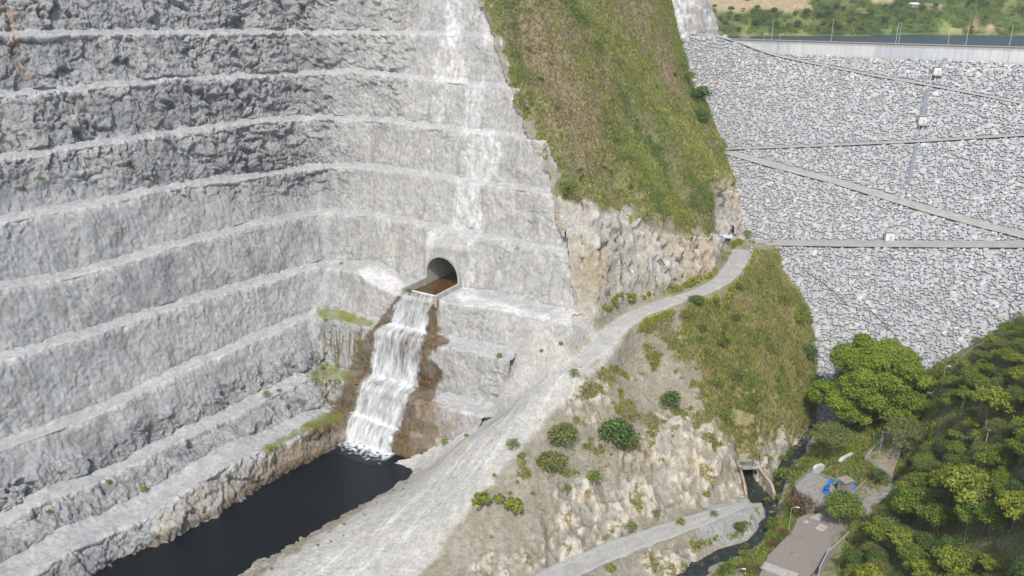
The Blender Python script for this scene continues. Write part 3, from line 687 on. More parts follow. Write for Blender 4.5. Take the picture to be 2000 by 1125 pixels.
nA = M_rock.noise(.9, 9, .68, .3); nB = M_rock.noise(.22, 6, .6, .6); nS = M_rock.noise(1.2, 5, .6, .2, vec=(1, 1, .12))
c1 = M_rock.mix(1.0, c0, M_rock.ramp(nA, (.25, .66), (.5, 1.0), (.75, 1.26)), 'MULTIPLY')
c1 = M_rock.mix(1.0, c1, M_rock.ramp(nB, (.3, .84), (.7, 1.12)), 'MULTIPLY')
c1 = M_rock.mix(.6, c1, M_rock.mix(1.0, c1, M_rock.ramp(nS, (.3, .80), (.7, 1.18)), 'MULTIPLY'))
cr = M_rock.n("ShaderNodeTexVoronoi", feature='DISTANCE_TO_EDGE'); M_rock.t.links.new(M_rock.mix(.25, M_rock.co((.45, .45, .3)), M_rock.noise(.5, 4, .6, 0, (1, 1, 1), True)), cr.inputs["Vector"]); cr.inputs["Scale"].default_value = 1.0
crk = M_rock.ramp(cr.outputs[0], (.0, 0.0), (.05, 1.0))
hB = M_rock.mix(.5, nA, M_rock.mix(fmn, (.6, .6, .6), crk))
M_rock.out(c1, M_rock.bump(hB, .7, .5))
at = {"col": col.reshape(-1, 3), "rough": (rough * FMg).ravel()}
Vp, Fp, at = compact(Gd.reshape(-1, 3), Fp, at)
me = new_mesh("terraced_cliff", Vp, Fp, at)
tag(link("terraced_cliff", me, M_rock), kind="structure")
print("terrain", time.time() - T0)
# ------------------------------------------------------------------ water
M_pool = NT("pool_water", .10, .35)
M_pool.b.inputs["IOR"].default_value = 1.33
wv1 = M_pool.noise(.55, 5, .6, .6, (1, 1.7, 1)); wv2 = M_pool.noise(2.2, 3, .6, .3, (1, 1.5, 1))
M_pool.out((.003, .006, .008), M_pool.bump(M_pool.mix(.45, wv1, wv2), .9, .6))
me = new_mesh("pool", [(-330, 60, 0), (-10, 60, 0), (-10, 268, 0), (-330, 268, 0)], np.array([[0, 1, 2, 3]]))
tag(link("pool", me, M_pool), kind="structure")
M_riv = NT("river_water", .12, .5); wr = M_riv.noise(1.6, 5, .65, .5)
M_riv.out(M_riv.ramp(M_riv.noise(.5, 6, .7), (.40, (.018, .024, .018)), (.60, (.04, .045, .035)), (.68, (.35, .36, .35))), M_riv.bump(wr, .4, .3))
rv = np.array(RIVZ); tt_ = np.r_[0, np.cumsum(np.linalg.norm(np.diff(rv[:, :2], axis=0), axis=1))]; q_ = np.linspace(0, tt_[-1], 90)
rc = np.stack([np.interp(q_, tt_, rv[:, j]) for j in range(3)], 1); tg = np.gradient(rc[:, :2], axis=0); tg /= np.linalg.norm(tg, axis=1)[:, None]; nrm = np.c_[-tg[:, 1], tg[:, 0]]
off = np.linspace(-1, 1, 6); wr_ = np.interp(np.arange(90), [0, 30, 48, 56, 70, 89], [2.0, 2.2, 2.6, 2.0, 3.6, 5]); Vr = np.array([[(*(rc[k, :2] + nrm[k] * o * wr_[k]), rc[k, 2] - .25) for o in off] for k in range(90)]).reshape(-1, 3)
tag(link("river", new_mesh("river", Vr, grid_faces(90, 6)), M_riv), kind="structure")
# ------------------------------------------------------------------ dam
LA = 330.0
dam = empty("rockfill_dam", (*DA, 124.0), label="huge grey rockfill dam faced with pale boulders, a zigzag access road climbing it", cat="dam")
def dpt(a, s, z): return (DA[0] + ax[0] * a + dn[0] * s - DA[0], DA[1] + ax[1] * a + dn[1] * s - DA[1], z - 124.0)
av = np.arange(-85, LA, 1.5); sv = np.arange(0, 225, .8); A_, S_ = np.meshgrid(av, sv)
Zd = dam_z(A_, S_) - .55
onr = np.zeros(A_.shape)
for i_ in range(4): 
    si = road_s(i_, A_); m = (S_ > si - .1) & (S_ < si + RW[i_] + .1); onr[m] = 1
Vd = np.stack([ax[0] * A_ + dn[0] * S_, ax[1] * A_ + dn[1] * S_, Zd - 124], -1).reshape(-1, 3)
M_dam = NT("rubble_bed", .95, .1); M_dam.out(M_dam.ramp(M_dam.noise(1.2, 6, .7), (.3, (.27, .275, .28)), (.7, (.38, .39, .40))), M_dam.bump(M_dam.voro(.8), 1, .6))
link("embankment", new_mesh("embankment", Vd, grid_faces(len(sv), len(av))), M_dam, dam)
M_grv = NT("gravel_road", .95, .12); g1 = M_grv.noise(3.0, 8, .7); g2 = M_grv.noise(.25, 5, .6)
M_grv.out(M_grv.mix(1, M_grv.ramp(g1, (.3, (.35, .35, .32)), (.7, (.46, .46, .43))), M_grv.ramp(g2, (.3, .82), (.7, 1.12)), 'MULTIPLY'), M_grv.bump(g1, .5, .2))
for i_ in range(4):
    aa = np.arange(-85, LA, 2.0); si = road_s(i_, aa)
    if i_ > 1: aa = aa[si - road_s(i_ - 1, aa) > -2]; si = road_s(i_, aa)
    sub = np.linspace(-.2, RW[i_] + .7, 6); Vv = []
    for o_ in sub:
        z_ = dam_z(aa, si + .05) + .22 + (-.3 if o_ > RW[i_] + .3 else 0)
        Vv.append(np.stack([ax[0] * aa + dn[0] * (si + o_), ax[1] * aa + dn[1] * (si + o_), z_ - 124 + .02 * i_], -1))
    link("access_road", new_mesh("access_road", np.array(Vv).reshape(-1, 3), grid_faces(6, len(aa))), M_grv, dam)
# boulders of the face: low polyhedra with their own tone
t_ = (1 + 5 ** .5) / 2
ico = np.array([(-1, t_, 0), (1, t_, 0), (-1, -t_, 0), (1, -t_, 0), (0, -1, t_), (0, 1, t_), (0, -1, -t_), (0, 1, -t_), (t_, 0, -1), (t_, 0, 1), (-t_, 0, -1), (-t_, 0, 1)]) / math.sqrt(1 + t_ * t_)
icf = np.array([(0, 11, 5), (0, 5, 1), (0, 1, 7), (0, 7, 10), (0, 10, 11), (1, 5, 9), (5, 11, 4), (11, 10, 2), (10, 7, 6), (7, 1, 8), (3, 9, 4), (3, 4, 2), (3, 2, 6), (3, 6, 8), (3, 8, 9), (4, 9, 5), (2, 4, 11), (6, 2, 10), (8, 6, 7), (9, 8, 1)])
def subdiv(v, f):
    mid = {}; v = [tuple(p) for p in v]; nf = []
    def m(a, b):
        k = (min(a, b), max(a, b))
        if k not in mid:
            p = np.array(v[a]) + np.array(v[b]); p /= np.linalg.norm(p); mid[k] = len(v); v.append(tuple(p))
        return mid[k]
    for a, b, c in f:
        x, y, z = m(a, b), m(b, c), m(c, a); nf += [(a, x, z), (b, y, x), (c, z, y), (x, y, z)]
    return np.array(v), np.array(nf)
ic1, if1 = subdiv(ico, icf)
def boulders(cent, size, Zax, tone, hi=True, flat=.5, seed=1):
    """cent (n,3), size (n,), Zax surface normal (3,) ; returns V,F,col"""
    rg = np.random.default_rng(seed); n = len(cent); bv, bf = (ic1, if1) if hi else (ico, icf)
    Zax = np.asarray(Zax, float); Zax = Zax / np.linalg.norm(Zax); Xa = np.cross([0, 0, 1.], Zax); Xa /= np.linalg.norm(Xa) + 1e-9; Ya = np.cross(Zax, Xa)
    an = rg.uniform(0, 2 * np.pi, n); sx = size * rg.uniform(.85, 1.35, n); sy = size * rg.uniform(.6, 1.0, n); sz = size * flat * rg.uniform(.8, 1.3, n)
    # squarer outline: superellipse push + per-vertex jitter
    b = np.sign(bv) * np.abs(bv) ** .75
    jit = 1 + rg.uniform(-.16, .16, (n, len(bv), 1)); L = b[None] * jit * np.stack([sx, sy, sz], -1)[:, None, :]
    ca, sa = np.cos(an)[:, None], np.sin(an)[:, None]; x = L[..., 0] * ca - L[..., 1] * sa; y = L[..., 0] * sa + L[..., 1] * ca
    tx = rg.normal(0, .07, (n, 1)); ty = rg.normal(0, .07, (n, 1)); z = L[..., 2] + x * tx + y * ty
    V = cent[:, None, :] + x[..., None] * Xa + y[..., None] * Ya + z[..., None] * Zax
    F = bf[None] + (np.arange(n) * len(bv))[:, None, None]
    C = np.repeat(tone[:, None, :], len(bv), 1)
    return V.reshape(-1, 3), F.reshape(-1, 3), C.reshape(-1, 3)
M_stone = NT("riprap_stone", .85, .25); c0 = M_stone.attr("col", 0)
M_stone.out(M_stone.mix(1, c0, M_stone.ramp(M_stone.noise(1.5, 7, .65), (.3, .78), (.7, 1.18)), 'MULTIPLY'), M_stone.bump(M_stone.noise(2.5, 5, .6), .5, .2))
rg = np.random.default_rng(5); sp = 1.0
aa, ss = np.meshgrid(np.arange(-60, 300, sp), np.arange(1.0, 205, sp * .92)); aa = aa + (np.arange(aa.shape[0]) % 2)[:, None] * sp / 2
aa = (aa + rg.uniform(-.34, .34, aa.shape) * sp).ravel(); ss = (ss + rg.uniform(-.34, .34, ss.shape) * sp).ravel()
ok = np.ones(len(aa), bool)
for i_ in range(4): si = road_s(i_, aa); ok &= ~((ss > si - .6) & (ss < si + RW[i_] + .6))
zz = dam_z(aa, ss); XY = DA + aa[:, None] * ax + ss[:, None] * dn
ok &= samp(H0, XY[:, 0], XY[:, 1]) < zz + 3.5
qx, qy = proj(np.c_[XY, zz]); ok &= (qx > 1200) & (qx < 2180) & (qy < 900)
# concrete gauge ducts run down the face: keep clear
aa, ss, zz, XY = aa[ok], ss[ok], zz[ok], XY[ok]
nS = len(aa); size = rg.gamma(12, 1 / 12., nS) * .60
P3 = np.c_[XY, zz]; pn = fbm(P3 / 16, 3, 700)
tn = rg.uniform(0, 1, nS); base = np.array([.42, .437, .455]) * (0.92 + .16 * rg.uniform(0, 1, (nS, 1)) ** 1.2) * (1 + .10 * pn[:, None])
up_ = (1 - sstep(60, 110, zz)) * 0 + sstep(70, 116, zz)
br = (tn > .90 - .10 * up_); base[br] = np.array([.52, .52, .51]) * rg.uniform(.85, 1.12, (br.sum(), 1))
wr_ = (tn < .13); base[wr_] = np.array([.45, .40, .34]) * rg.uniform(.75, 1.1, (wr_.sum(), 1))
dk = (tn > .45) & (tn < .55); base[dk] = np.array([.35, .365, .385]) * rg.uniform(.8, 1.1, (dk.sum(), 1))
size[br] *= 1.12
nz = np.array([dn[0], dn[1], DM]); cent = P3 + np.outer(rg.uniform(-.05, .05, nS), nz / np.linalg.norm(nz)) - np.array([DA[0], DA[1], 124.0])
Vb, Fb, Cb = boulders(cent, size, nz, base, True, .20, 3)
o = link("boulder_facing", new_mesh("boulder_facing", Vb, Fb, {"col": Cb}, smooth=True), M_stone, dam); o["kind"] = "stuff"
print("dam", nS, time.time() - T0)
# ------------------------------------------------------------------ shared materials for built things
def conc(name, a, b, sc_=1.5):
    m = NT(name, .9, .2); n_ = m.noise(sc_, 7, .7); n2_ = m.noise(.8, 5, .6, .2, (1, 1, .15))
    return m.out(m.mix(1, m.ramp(n_, (.3, a), (.7, b)), m.ramp(n2_, (.3, .78), (.65, 1.08)), 'MULTIPLY'), m.bump(n_, .3, .1))
M_conc = conc("concrete", (.36, .355, .33), (.50, .49, .46)); M_concw = conc("pale_concrete", (.52, .53, .53), (.64, .65, .65))
M_concb = conc("stained_concrete", (.30, .23, .15), (.50, .46, .38)); M_slab = conc("slab_concrete", (.25, .235, .21), (.37, .35, .32), .7)
M_galv = simple("galvanised_steel", (.52, .56, .60), .45, .5, .3); M_white = simple("white_paint", (.72, .73, .72), .6)
M_dark = simple("shade_black", (.02, .021, .023), .95, .05); M_blue = simple("blue_paint", (.015, .19, .62), .35, .5); M_beige = simple("beige_roof", (.47, .43, .34), .8)
M_wood = simple("old_timber", (.22, .16, .10), .85); M_black = simple("black_rubber", (.03, .03, .03), .7)
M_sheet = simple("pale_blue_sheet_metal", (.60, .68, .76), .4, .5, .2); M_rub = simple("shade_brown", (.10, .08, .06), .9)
def TP(t, o, z): p = CC + BD * t + BN * o; return (p[0], p[1], z)
def hit(px, py, H=None, zoff=0):
    r_ = ray(px, py); lo, hi_ = 60., 480.; prev = lo
    for d in np.arange(60, 480, 1.0):
        P = np.array([0, 0, CAMZ]) + r_ * (d / r_[1])
        if P[2] < samp(H0, P[0], P[1]) + zoff: hi_ = d; lo = prev; break
        prev = d
    for _ in range(14):
        m = (lo + hi_) / 2; P = np.array([0, 0, CAMZ]) + r_ * (m / r_[1])
        if P[2] < samp(H0, P[0], P[1]) + zoff: hi_ = m
        else: lo = m
    return P
# ------------------------------------------------------------------ tunnel and its outlet channel
ZF = float(np.interp(820, PX[EDGE_ROW["B6"], NL:], G[EDGE_ROW["B6"], NL:, 2])); print("lip z", ZF)
org = np.array(TP(pc, 0, ZF)); 
def TL(t, o, z): return tuple(np.array(TP(t, o, z)) - org)
tun = empty("tunnel_portal", org, label="large arched tunnel mouth with concrete channel pouring brown water over the falls", cat="tunnel")
zf = ZF - .7; zs = PSPR
def arch(rad, half, n=20, zb=zf): return [(pc - half, zb)] + [(pc - rad * math.cos(math.pi * k / n), zs + rad * math.sin(math.pi * k / n)) for k in range(n + 1)] + [(pc + half, zb)]
inn = arch(pr, pr); outr = arch(pr + .9, pr + .9); n_ = len(inn)
m = MB(); Vv = [TL(t, 1.9, z) for t, z in inn] + [TL(t, 1.9, z) for t, z in outr] + [TL(t, 4.8, z) for t, z in inn] + [TL(t, 4.8, z) for t, z in outr]
m.add(Vv, [(i, i + 1, n_ + i + 1, n_ + i) for i in range(n_ - 1)] + [(i, 2 * n_ + i, 2 * n_ + i + 1, i + 1) for i in range(n_ - 1)] + [(n_ + i, n_ + i + 1, 3 * n_ + i + 1, 3 * n_ + i) for i in range(n_ - 1)])
m.build("arch_frame", M_conc, tun)
m = MB(); L = [4.7, 20, 60]; Vv = [TL(t, o_, z) for o_ in L for t, z in inn]; 
m.add(Vv, [(r_ * n_ + i, (r_ + 1) * n_ + i, (r_ + 1) * n_ + i + 1, r_ * n_ + i + 1) for r_ in (0, 1) for i in range(n_ - 1)] + [tuple(2 * n_ + i for i in range(n_))])
m.build("lining", M_conc, tun)
for s_, tt in (("l", PT0 - .45), ("r", PT1 + .45)):
    m = MB(); zt = ZF + 2.3; w2 = .45
    lp = [TL(tt - w2, -11.7, zf - 1.5), TL(tt - w2, 2.6, zf - 1.5), TL(tt - w2, 2.6, zt + .3), TL(tt - w2, -11.7, zt)]
    m.prism(lp, np.array(TL(tt + w2, 0, 0)) - np.array(TL(tt - w2, 0, 0))); m.build("channel_wall", M_conc, tun, .05)
m = MB(); m.prism([TL(PT0, -11.6, zf - 1), TL(PT0, 62, zf - 1), TL(PT1, 62, zf - 1), TL(PT1, -11.6, zf - 1)], (0, 0, .9)); m.build("channel_floor", M_concb, tun)
for o_, zz_ in ((-6.6, ZF + .12), (-11.3, ZF - .12)):
    m = MB(); m.prism([TL(PT0, o_ - .35, zz_ - .8), TL(PT0, o_ + .35, zz_ - .8), TL(PT0, o_ + .35, zz_), TL(PT0, o_ - .35, zz_)], np.array(TL(PT1, 0, 0)) - np.array(TL(PT0, 0, 0))); m.build("sill", M_white if o_ > -10 else M_conc, tun, .08)
M_brw = NT("brown_water", .15, .5); M_brw.out(M_brw.ramp(M_brw.noise(.5, 6, .65, .3), (.3, (.055, .028, .006)), (.7, (.13, .075, .02))), M_brw.bump(M_brw.noise(2.5, 4), .25, .15))
m = MB(); m.add([TL(PT0, -6.3, ZF + .02), TL(PT0, 60, ZF + .3), TL(PT1, 60, ZF + .3), TL(PT1, -6.3, ZF + .02)], [(0, 1, 2, 3)])
m.add([TL(PT0, -11.0, ZF - .22), TL(PT0, -6.9, ZF - .2), TL(PT1, -6.9, ZF - .2), TL(PT1, -11.0, ZF - .22)], [(0, 1, 2, 3)]); m.build("channel_water", M_brw, tun)
# ------------------------------------------------------------------ waterfall: a sheet of broken white water over the rock steps
lev = [(EDGE_ROW["B6"] - 2, 792, 850), (EDGE_ROW["B6"] + 14, 778, 845), (KEY[1 + 2 * 8], 766, 836), (EDGE_ROW["B7"], 737, 830), (KEY[1 + 2 * 9], 726, 820), (EDGE_ROW["B8"], 706, 801), (KEY[1 + 2 * 10], 690, 784), (EDGE_ROW["B9"], 680, 772), (KEY[1 + 2 * 11], 670, 768), (KEY[1 + 2 * 11] + 6, 664, 770)]
lev = sorted(lev); lr = [l[0] for l in lev]; rws = np.arange(lr[0], lr[-1], 1)
W_, UU, VVf, ARC = [], [], [], 0.0; nu = 190; prevp = None
for r_ in rws:
    a = np.interp(r_, lr, [l[1] for l in lev]) - 3; b = np.interp(r_, lr, [l[2] for l in lev]) + 3
    cs = slice(NL - 60, NC); pxr = PX[r_, cs]; q = np.linspace(a, b, nu)
    P = np.stack([np.interp(q, pxr, G[r_, cs, j]) for j in range(3)], -1); N_ = np.stack([np.interp(q, pxr, Nn[r_, cs, j]) for j in range(3)], -1)
    if prevp is not None: ARC += np.linalg.norm(P[nu // 2] - prevp)
    prevp = P[nu // 2]; W_.append(P + N_ * .9); UU.append(np.linspace(0, 1, nu)); VVf.append(np.full(nu, ARC))
W_ = np.array(W_); UU = np.array(UU); VVf = np.array(VVf)
for _ in range(5): W_[1:-1] = .25 * W_[:-2] + .5 * W_[1:-1] + .25 * W_[2:]
fl = np.stack([UU * 34, VVf / 6, UU * 0], -1)
sn = fbm(fl, 4, 800); dnm = sn * .45 + np.abs(fbm(np.stack([UU * 9, VVf / 4, UU * 0], -1), 3, 810)) * .6
W_[..., :2] -= BN * (dnm * .35 + .35)[..., None]; W_[..., 2] += .12 * sn
hitw = np.zeros(len(rws))
for kf in (KEY[17], KEY[19], KEY[21]): hitw = np.maximum(hitw, np.exp(-np.where(rws > kf, ((rws - kf) / 10.) ** 2, ((rws - kf) / 4.) ** 2)))
edge = np.minimum(UU, 1 - UU) * 10
br1 = fbm(np.stack([UU * 6, VVf / 9, UU * 0], -1), 3, 820); br2 = fbm(np.stack([UU * 15, VVf / 5, UU * 0], -1), 3, 821)
ramp_ = np.zeros(len(rws)); prev_ = lr[0]
for kf in (KEY[17], KEY[19], KEY[21], lr[-1]): q_ = (rws >= prev_) & (rws < kf); ramp_[q_] = (rws[q_] - prev_) / max(1, kf - prev_); prev_ = kf
dens = .46 + .34 * br1 + .30 * br2 + .22 * sn + .30 * ramp_[:, None] + .5 * hitw[:, None]
dens -= .38 * np.exp(-((UU - .62) / .16) ** 2) * np.exp(-((VVf - 24) / 8.0) ** 2) + .30 * np.exp(-((UU - .35) / .2) ** 2) * np.exp(-((VVf - 3) / 4.0) ** 2)
dens = np.clip(dens, 0, 1.1) * sstep(0.0, 1.3, edge + .8 * fbm(np.stack([UU * 8, VVf / 3, UU * 0], -1), 3, 830) + .15)
M_fall = NT("white_water", .5, .3); M_fall.b.inputs["Base Color"].default_value = (.74, .77, .79, 1)
da = M_fall.attr("dens", 2); nn_ = M_fall.noise(2.2, 6, .75, .3, (1, 1, .22)); M_fall.put(M_fall.b.inputs["Alpha"], M_fall.math('MULTIPLY', M_fall.math('ADD', da, M_fall.math('MULTIPLY', M_fall.math('SUBTRACT', nn_, .5), .75)), 1.0, True))
M_fall.put(M_fall.b.inputs["Normal"], M_fall.bump(nn_, .5, .5)); M_fall.b.inputs["Subsurface Weight"].default_value = 0
fo = np.array(TP(54, -24, 0)); wf = empty("waterfall", fo, label="white waterfall cascading down four rock steps from the tunnel into the dark pool", cat="waterfall")
link("cascade", new_mesh("cascade", W_.reshape(-1, 3) - fo, grid_faces(len(rws), nu), {"dens": dens.ravel()}, True), M_fall, wf)
# foam where it lands on the pool
th = np.linspace(0, 1, 120); fx = np.interp(th, [0, .5, 1], [664, 712, 775]); fy = np.interp(th, [0, .25, .5, .8, 1], [848, 862, 872, 884, 888])
B_ = np.array([pz(a, b, .12) for a, b in zip(fx, fy)]); k_ = np.linspace(-2.5, 8.5, 36)
Fv = np.array([[b + np.array([-BN[0] * q, -BN[1] * q, .1 + .25 * math.exp(-max(q, 0) ** 2)]) for q in k_] for b in B_]); fn = fbm(Fv / 1.3, 4, 850)
fd = np.clip(1.05 - np.maximum(np.array(k_), 0)[None] / 5.0 + fn * 1.0, 0, 1) * sstep(0, .06, th)[:, None] * (1 - sstep(.93, 1, th))[:, None]; Fv[..., 2] += fn * .15
link("foam", new_mesh("foam", Fv.reshape(-1, 3) - fo, grid_faces(120, 36), {"dens": fd.ravel()}, True), M_fall, wf)
# ------------------------------------------------------------------ crest of the dam: parapet wall, walkway, lamp masts
def DP(a, s, z): return tuple(np.r_[ax * a + dn * s, z - 124.0])
m = MB(); m.prism([DP(0, -1.2, 117), DP(0, -.3, 117), DP(0, -.3, 121.6), DP(0, -1.2, 124)], np.array(DP(LA, 0, 0)) - np.array(DP(0, 0, 0)))
M_par = NT("parapet_concrete", .85, .2)
tx = M_par.n("ShaderNodeTexCoord").outputs["Object"]; vr = M_par.n("ShaderNodeVectorRotate", rotation_type='Z_AXIS'); M_par.put(vr.inputs["Vector"], tx); vr.inputs["Angle"].default_value = -math.atan2(ax[1], ax[0])
sep = M_par.n("ShaderNodeSeparateXYZ"); M_par.put(sep.inputs[0], vr.outputs[0])
pan = M_par.n("ShaderNodeTexWhiteNoise", noise_dimensions='1D'); M_par.put(pan.inputs["W"], M_par.math('FLOOR', M_par.math('DIVIDE', sep.outputs[0], 22.0)))
joint = M_par.math('LESS_THAN', M_par.math('FRACT', M_par.math('DIVIDE', sep.outputs[0], 7.3)), .025)
stn = M_par.noise(.7, 6, .7, 0, (1, 1, .12))
topd = M_par.math('GREATER_THAN', M_par.math('ADD', sep.outputs[2], M_par.math('MULTIPLY', stn, 2.2)), -.5)
c_ = M_par.mix(pan.outputs[0], (.56, .59, .62), (.70, .72, .73)); c_ = M_par.mix(M_par.ramp(stn, (.45, 0.), (.8, .6)), c_, (.36, .36, .35))
c_ = M_par.mix(M_par.math('MULTIPLY', topd, .6), c_, (.36, .35, .32)); c_ = M_par.mix(M_par.math('MULTIPLY', joint, .6), c_, (.25, .25, .25)); M_par.out(c_)
m.v = []; m.f = []
m.prism([DP(-2, -1.3, 117), DP(-2, -.1, 117), DP(-2, -.35, 124), DP(-2, -1.3, 124)], np.array(DP(LA, 0, 0)) - np.array(DP(-2, 0, 0))); m.build("parapet_wall", M_par, dam)
m = MB(); m.prism([DP(-2, -1.5, 124.0), DP(-2, .05, 124.0), DP(-2, .05, 124.35), DP(-2, -1.5, 124.35)], np.array(DP(LA, 0, 0)) - np.array(DP(-2, 0, 0))); m.build("coping", M_conc, dam)
m = MB(); m.prism([DP(-80, -11, 110), DP(-80, -1.25, 110), DP(-80, -1.25, 122.9), DP(-80, -11, 122.9)], np.array(DP(LA, 0, 0)) - np.array(DP(-80, 0, 0))); m.build("crest_road", M_grv, dam)
m = MB(); m.prism([DP(-80, -11.1, 100), DP(-80, -60, 100), DP(-80, -11.1, 122.6)], np.array(DP(LA, 0, 0)) - np.array(DP(-80, 0, 0))); m.build("upstream_face", M_conc, dam)
# stair line and gauge ducts
for (px0, py0, px1, py1) in ((1817, 165, 1826, 143),(1799, 268, 1812, 238)):
    for dx_ in (0, 9 if px0 > 1810 else 13):
        A0 = dam_hit(px0 + dx_ - 3, py0); A1 = dam_hit(px1 + dx_ - 3, py1); m = MB(); m.tube([A0 + [0, 0, 1.0], A1 + [0, 0, 1.4]], .32, 6)
        m.v = [tuple(np.array(p) - np.array([DA[0], DA[1], 124.])) for p in m.v]; m.build("cable_duct", M_galv, dam)
M_path = simple("dark_path", (.20, .22, .25), .9)
for (x0, y0, x1, y1) in ((1813,175,1800,240),(1846,116,1838,130),(1791,285,1775,360)):
    L_ = [dam_hit(x0 + (x1 - x0) * k / 12, y0 + (y1 - y0) * k / 12) + np.array([0, 0, .55]) for k in range(13)]; m = MB()
    m.prism([L_[0] + [-1.1, 0, -.6], L_[0] + [1.1, 0, -.6], L_[0] + [1.1, 0, 0], L_[0] + [-1.1, 0, 0]], L_[-1] - L_[0])
    m.v = [tuple(np.array(p) - np.array([DA[0], DA[1], 124.])) for p in m.v]; m.build("stairway", M_path, dam)
# instrument huts
def hut(px, py, wpx, label):
    """px,py: foot of the hut on the dam face"""
    P = dam_hit(px, py); g_ = empty("instrument_hut", P + np.array([0, 0, -.4]), math.atan2(ax[1], ax[0]) + .55, label=label, cat="hut", group="instrument huts on the dam face")
    w_, d_, h_ = 3.1, 3.0, 3.4
    m = MB(); m.box((0, 0, h_ / 2), (w_, d_, h_)); m.build("wall", M_white, g_, .03)
    m = MB(); m.box((0, 0, h_ + .15), (w_ + .6, d_ + .7, .3), 0, R(-10)); m.build("roof", M_beige, g_, .03)
    m = MB(); m.box((.4, -d_ / 2 - .03, 1.15), (.95, .08, 2.1)); m.build("door", M_galv, g_)
    m = MB(); m.box((-.2, -d_ / 2 - 1.3, .2), (w_ + .6, 2.6, .5)); m.build("plinth", M_conc, g_)
hut(1829, 145, 13, "small white hut with beige roof high on the dam, just above the topmost sloping road")
hut(1800, 241, 13, "small white hut with beige roof halfway up the dam face above the second road")
hut(1736, 468, 16, "small white hut with grey roof beside the lowest dam road")
# lamp masts
def mast(base, h, r0, label, group, arm=0, name="lamp_post", dirx=1):
    g_ = empty(name, base, label=label, cat="lamp post", group=group)
    m = MB(); m.tube([(0, 0, -.3), (0, 0, h)], r0, 8, r0 * .6); m.build("pole", M_galv, g_)
    if arm:
        m = MB(); m.tube([(0, 0, h - .2), (dirx * arm * .5, 0, h + .25), (dirx * arm, 0, h + .2)], r0 * .5, 6); m.build("arm", M_galv, g_)
        m = MB(); m.box((dirx * (arm + .3), 0, h + .15), (.9, .35, .18)); m.build("lamp_head", M_white, g_, .04)
    else:
        m = MB(); m.box((0, 0, h + .05), (r0 * 3.2, r0 * 3.2, .12)); m.build("cap", M_galv, g_)
    return g_
def mast_h(P, topy):
    lo, hi_ = 0., 30.
    for _ in range(30):
        mm = (lo + hi_) / 2; q = proj(np.array([P[0], P[1], P[2] + mm]))
        if q[1] < topy: hi_ = mm
        else: lo = mm
    return lo
crest = [(1399,75,38),(1507,78,39),(1623,81,40),(1749,85,42),(1755,85,46),(1851,87,48),(1886,88,43),(1971,91,50)]
for i_, (px, by, ty) in enumerate(crest):
    q = ray(px, by)
    # stand on the crest road behind the parapet
    a_0 = (-DA) @ ax; ra = q[:2] @ ax; s0 = (-DA) @ dn; rs = q[:2] @ dn; t = ((-3.0 - (2.2 if i_ in (4,) else 0)) - s0) / rs
    P = np.array([q[0] * t, q[1] * t, 122.9]); lab = {0: "tall slim mast at the left end of the dam crest beside the grey bluff", 3: "left one of the close pair of slim masts on the dam crest", 4: "right one of the close pair of slim masts on the dam crest", 7: "rightmost slim mast on the dam crest"}.get(i_, ["", "slim mast on the crest behind the wall, second from the grey bluff", "slim mast on the crest behind the wall, third from the grey bluff", "", "", "slim mast on the dam crest, first to the right of the close pair", "slim mast on the dam crest, second to the right of the close pair"][i_ if i_ < 7 else 0])
    mast(P, mast_h(P, ty), .16, lab, "masts along the dam crest", 0, "mast")
small = [(1489,104,66,"slim lamp post at the left end of the parapet where the sloping road starts"),(1520,108,68,"slim lamp post just below the parapet, second from its left end"),(1662,137,92,"slim lamp post beside the topmost sloping road, left of its hut"),
 (1408,290,262,"leftmost of the lamp posts where the middle roads meet at the hillside"),(1430,291,265,"middle one of the lamp posts where the middle roads meet"),(1444,300,268,"rightmost of the three lamp posts where the middle roads meet"),
 (1602,283,244,"slim lamp post on the long level road, halfway to its hut"),(1576,340,292,"slim lamp post near the left end of the lower zigzag road"),(1758,392,343,"slim lamp post halfway down the lower zigzag road"),
 (1791,274,232,"slim lamp post standing left of the hut halfway up the dam"),(1547,471,424,"slim lamp post on the lowest dam road, left of its hut"),(1962,447,394,"slim lamp post above the right end of the zigzag roads"),(1971,470,422,"slim lamp post at the right end of the lowest dam road")]
for px, by, ty, lab in small:
    P = dam_hit(px, by); mast(P, mast_h(P, ty), .13, lab, "lamp posts along the dam roads", .9, dirx=-1 if px > 1900 else 1)
P = hit(1464, 513); mast(P, mast_h(P, 461), .15, "white lamp post at the gravel road bend beside the round signs", "lamp posts", .0)
for k, (px, by) in enumerate(((1467, 497), (1476, 492))):
    P = hit(px, by); g_ = empty("road_sign", P, label="pair of round signs on one post at the road bend" if k == 0 else "thin dark marker post right of the round signs", cat="road sign" if k == 0 else "marker post")
    m = MB(); m.tube([(0, 0, -.2), (0, 0, 3.2 if k == 0 else 1.8)], .09, 6); m.build("post", M_black, g_)
    if k == 0:
        for z_ in (2.0, 3.1):
            m = MB(); m.tube([(.0, -.12, z_), (.0, -.2, z_)], .5, 16); sg = m.build("sign_face", M_white, g_)
            m = MB(); n2 = 20
            m.tube([(.46 * math.cos(6.2832 * j / n2), -.22, z_ + .46 * math.sin(6.2832 * j / n2)) for j in range(n2 + 1)], .08, 5, cap=False); m.build("rim", M_black, sg)
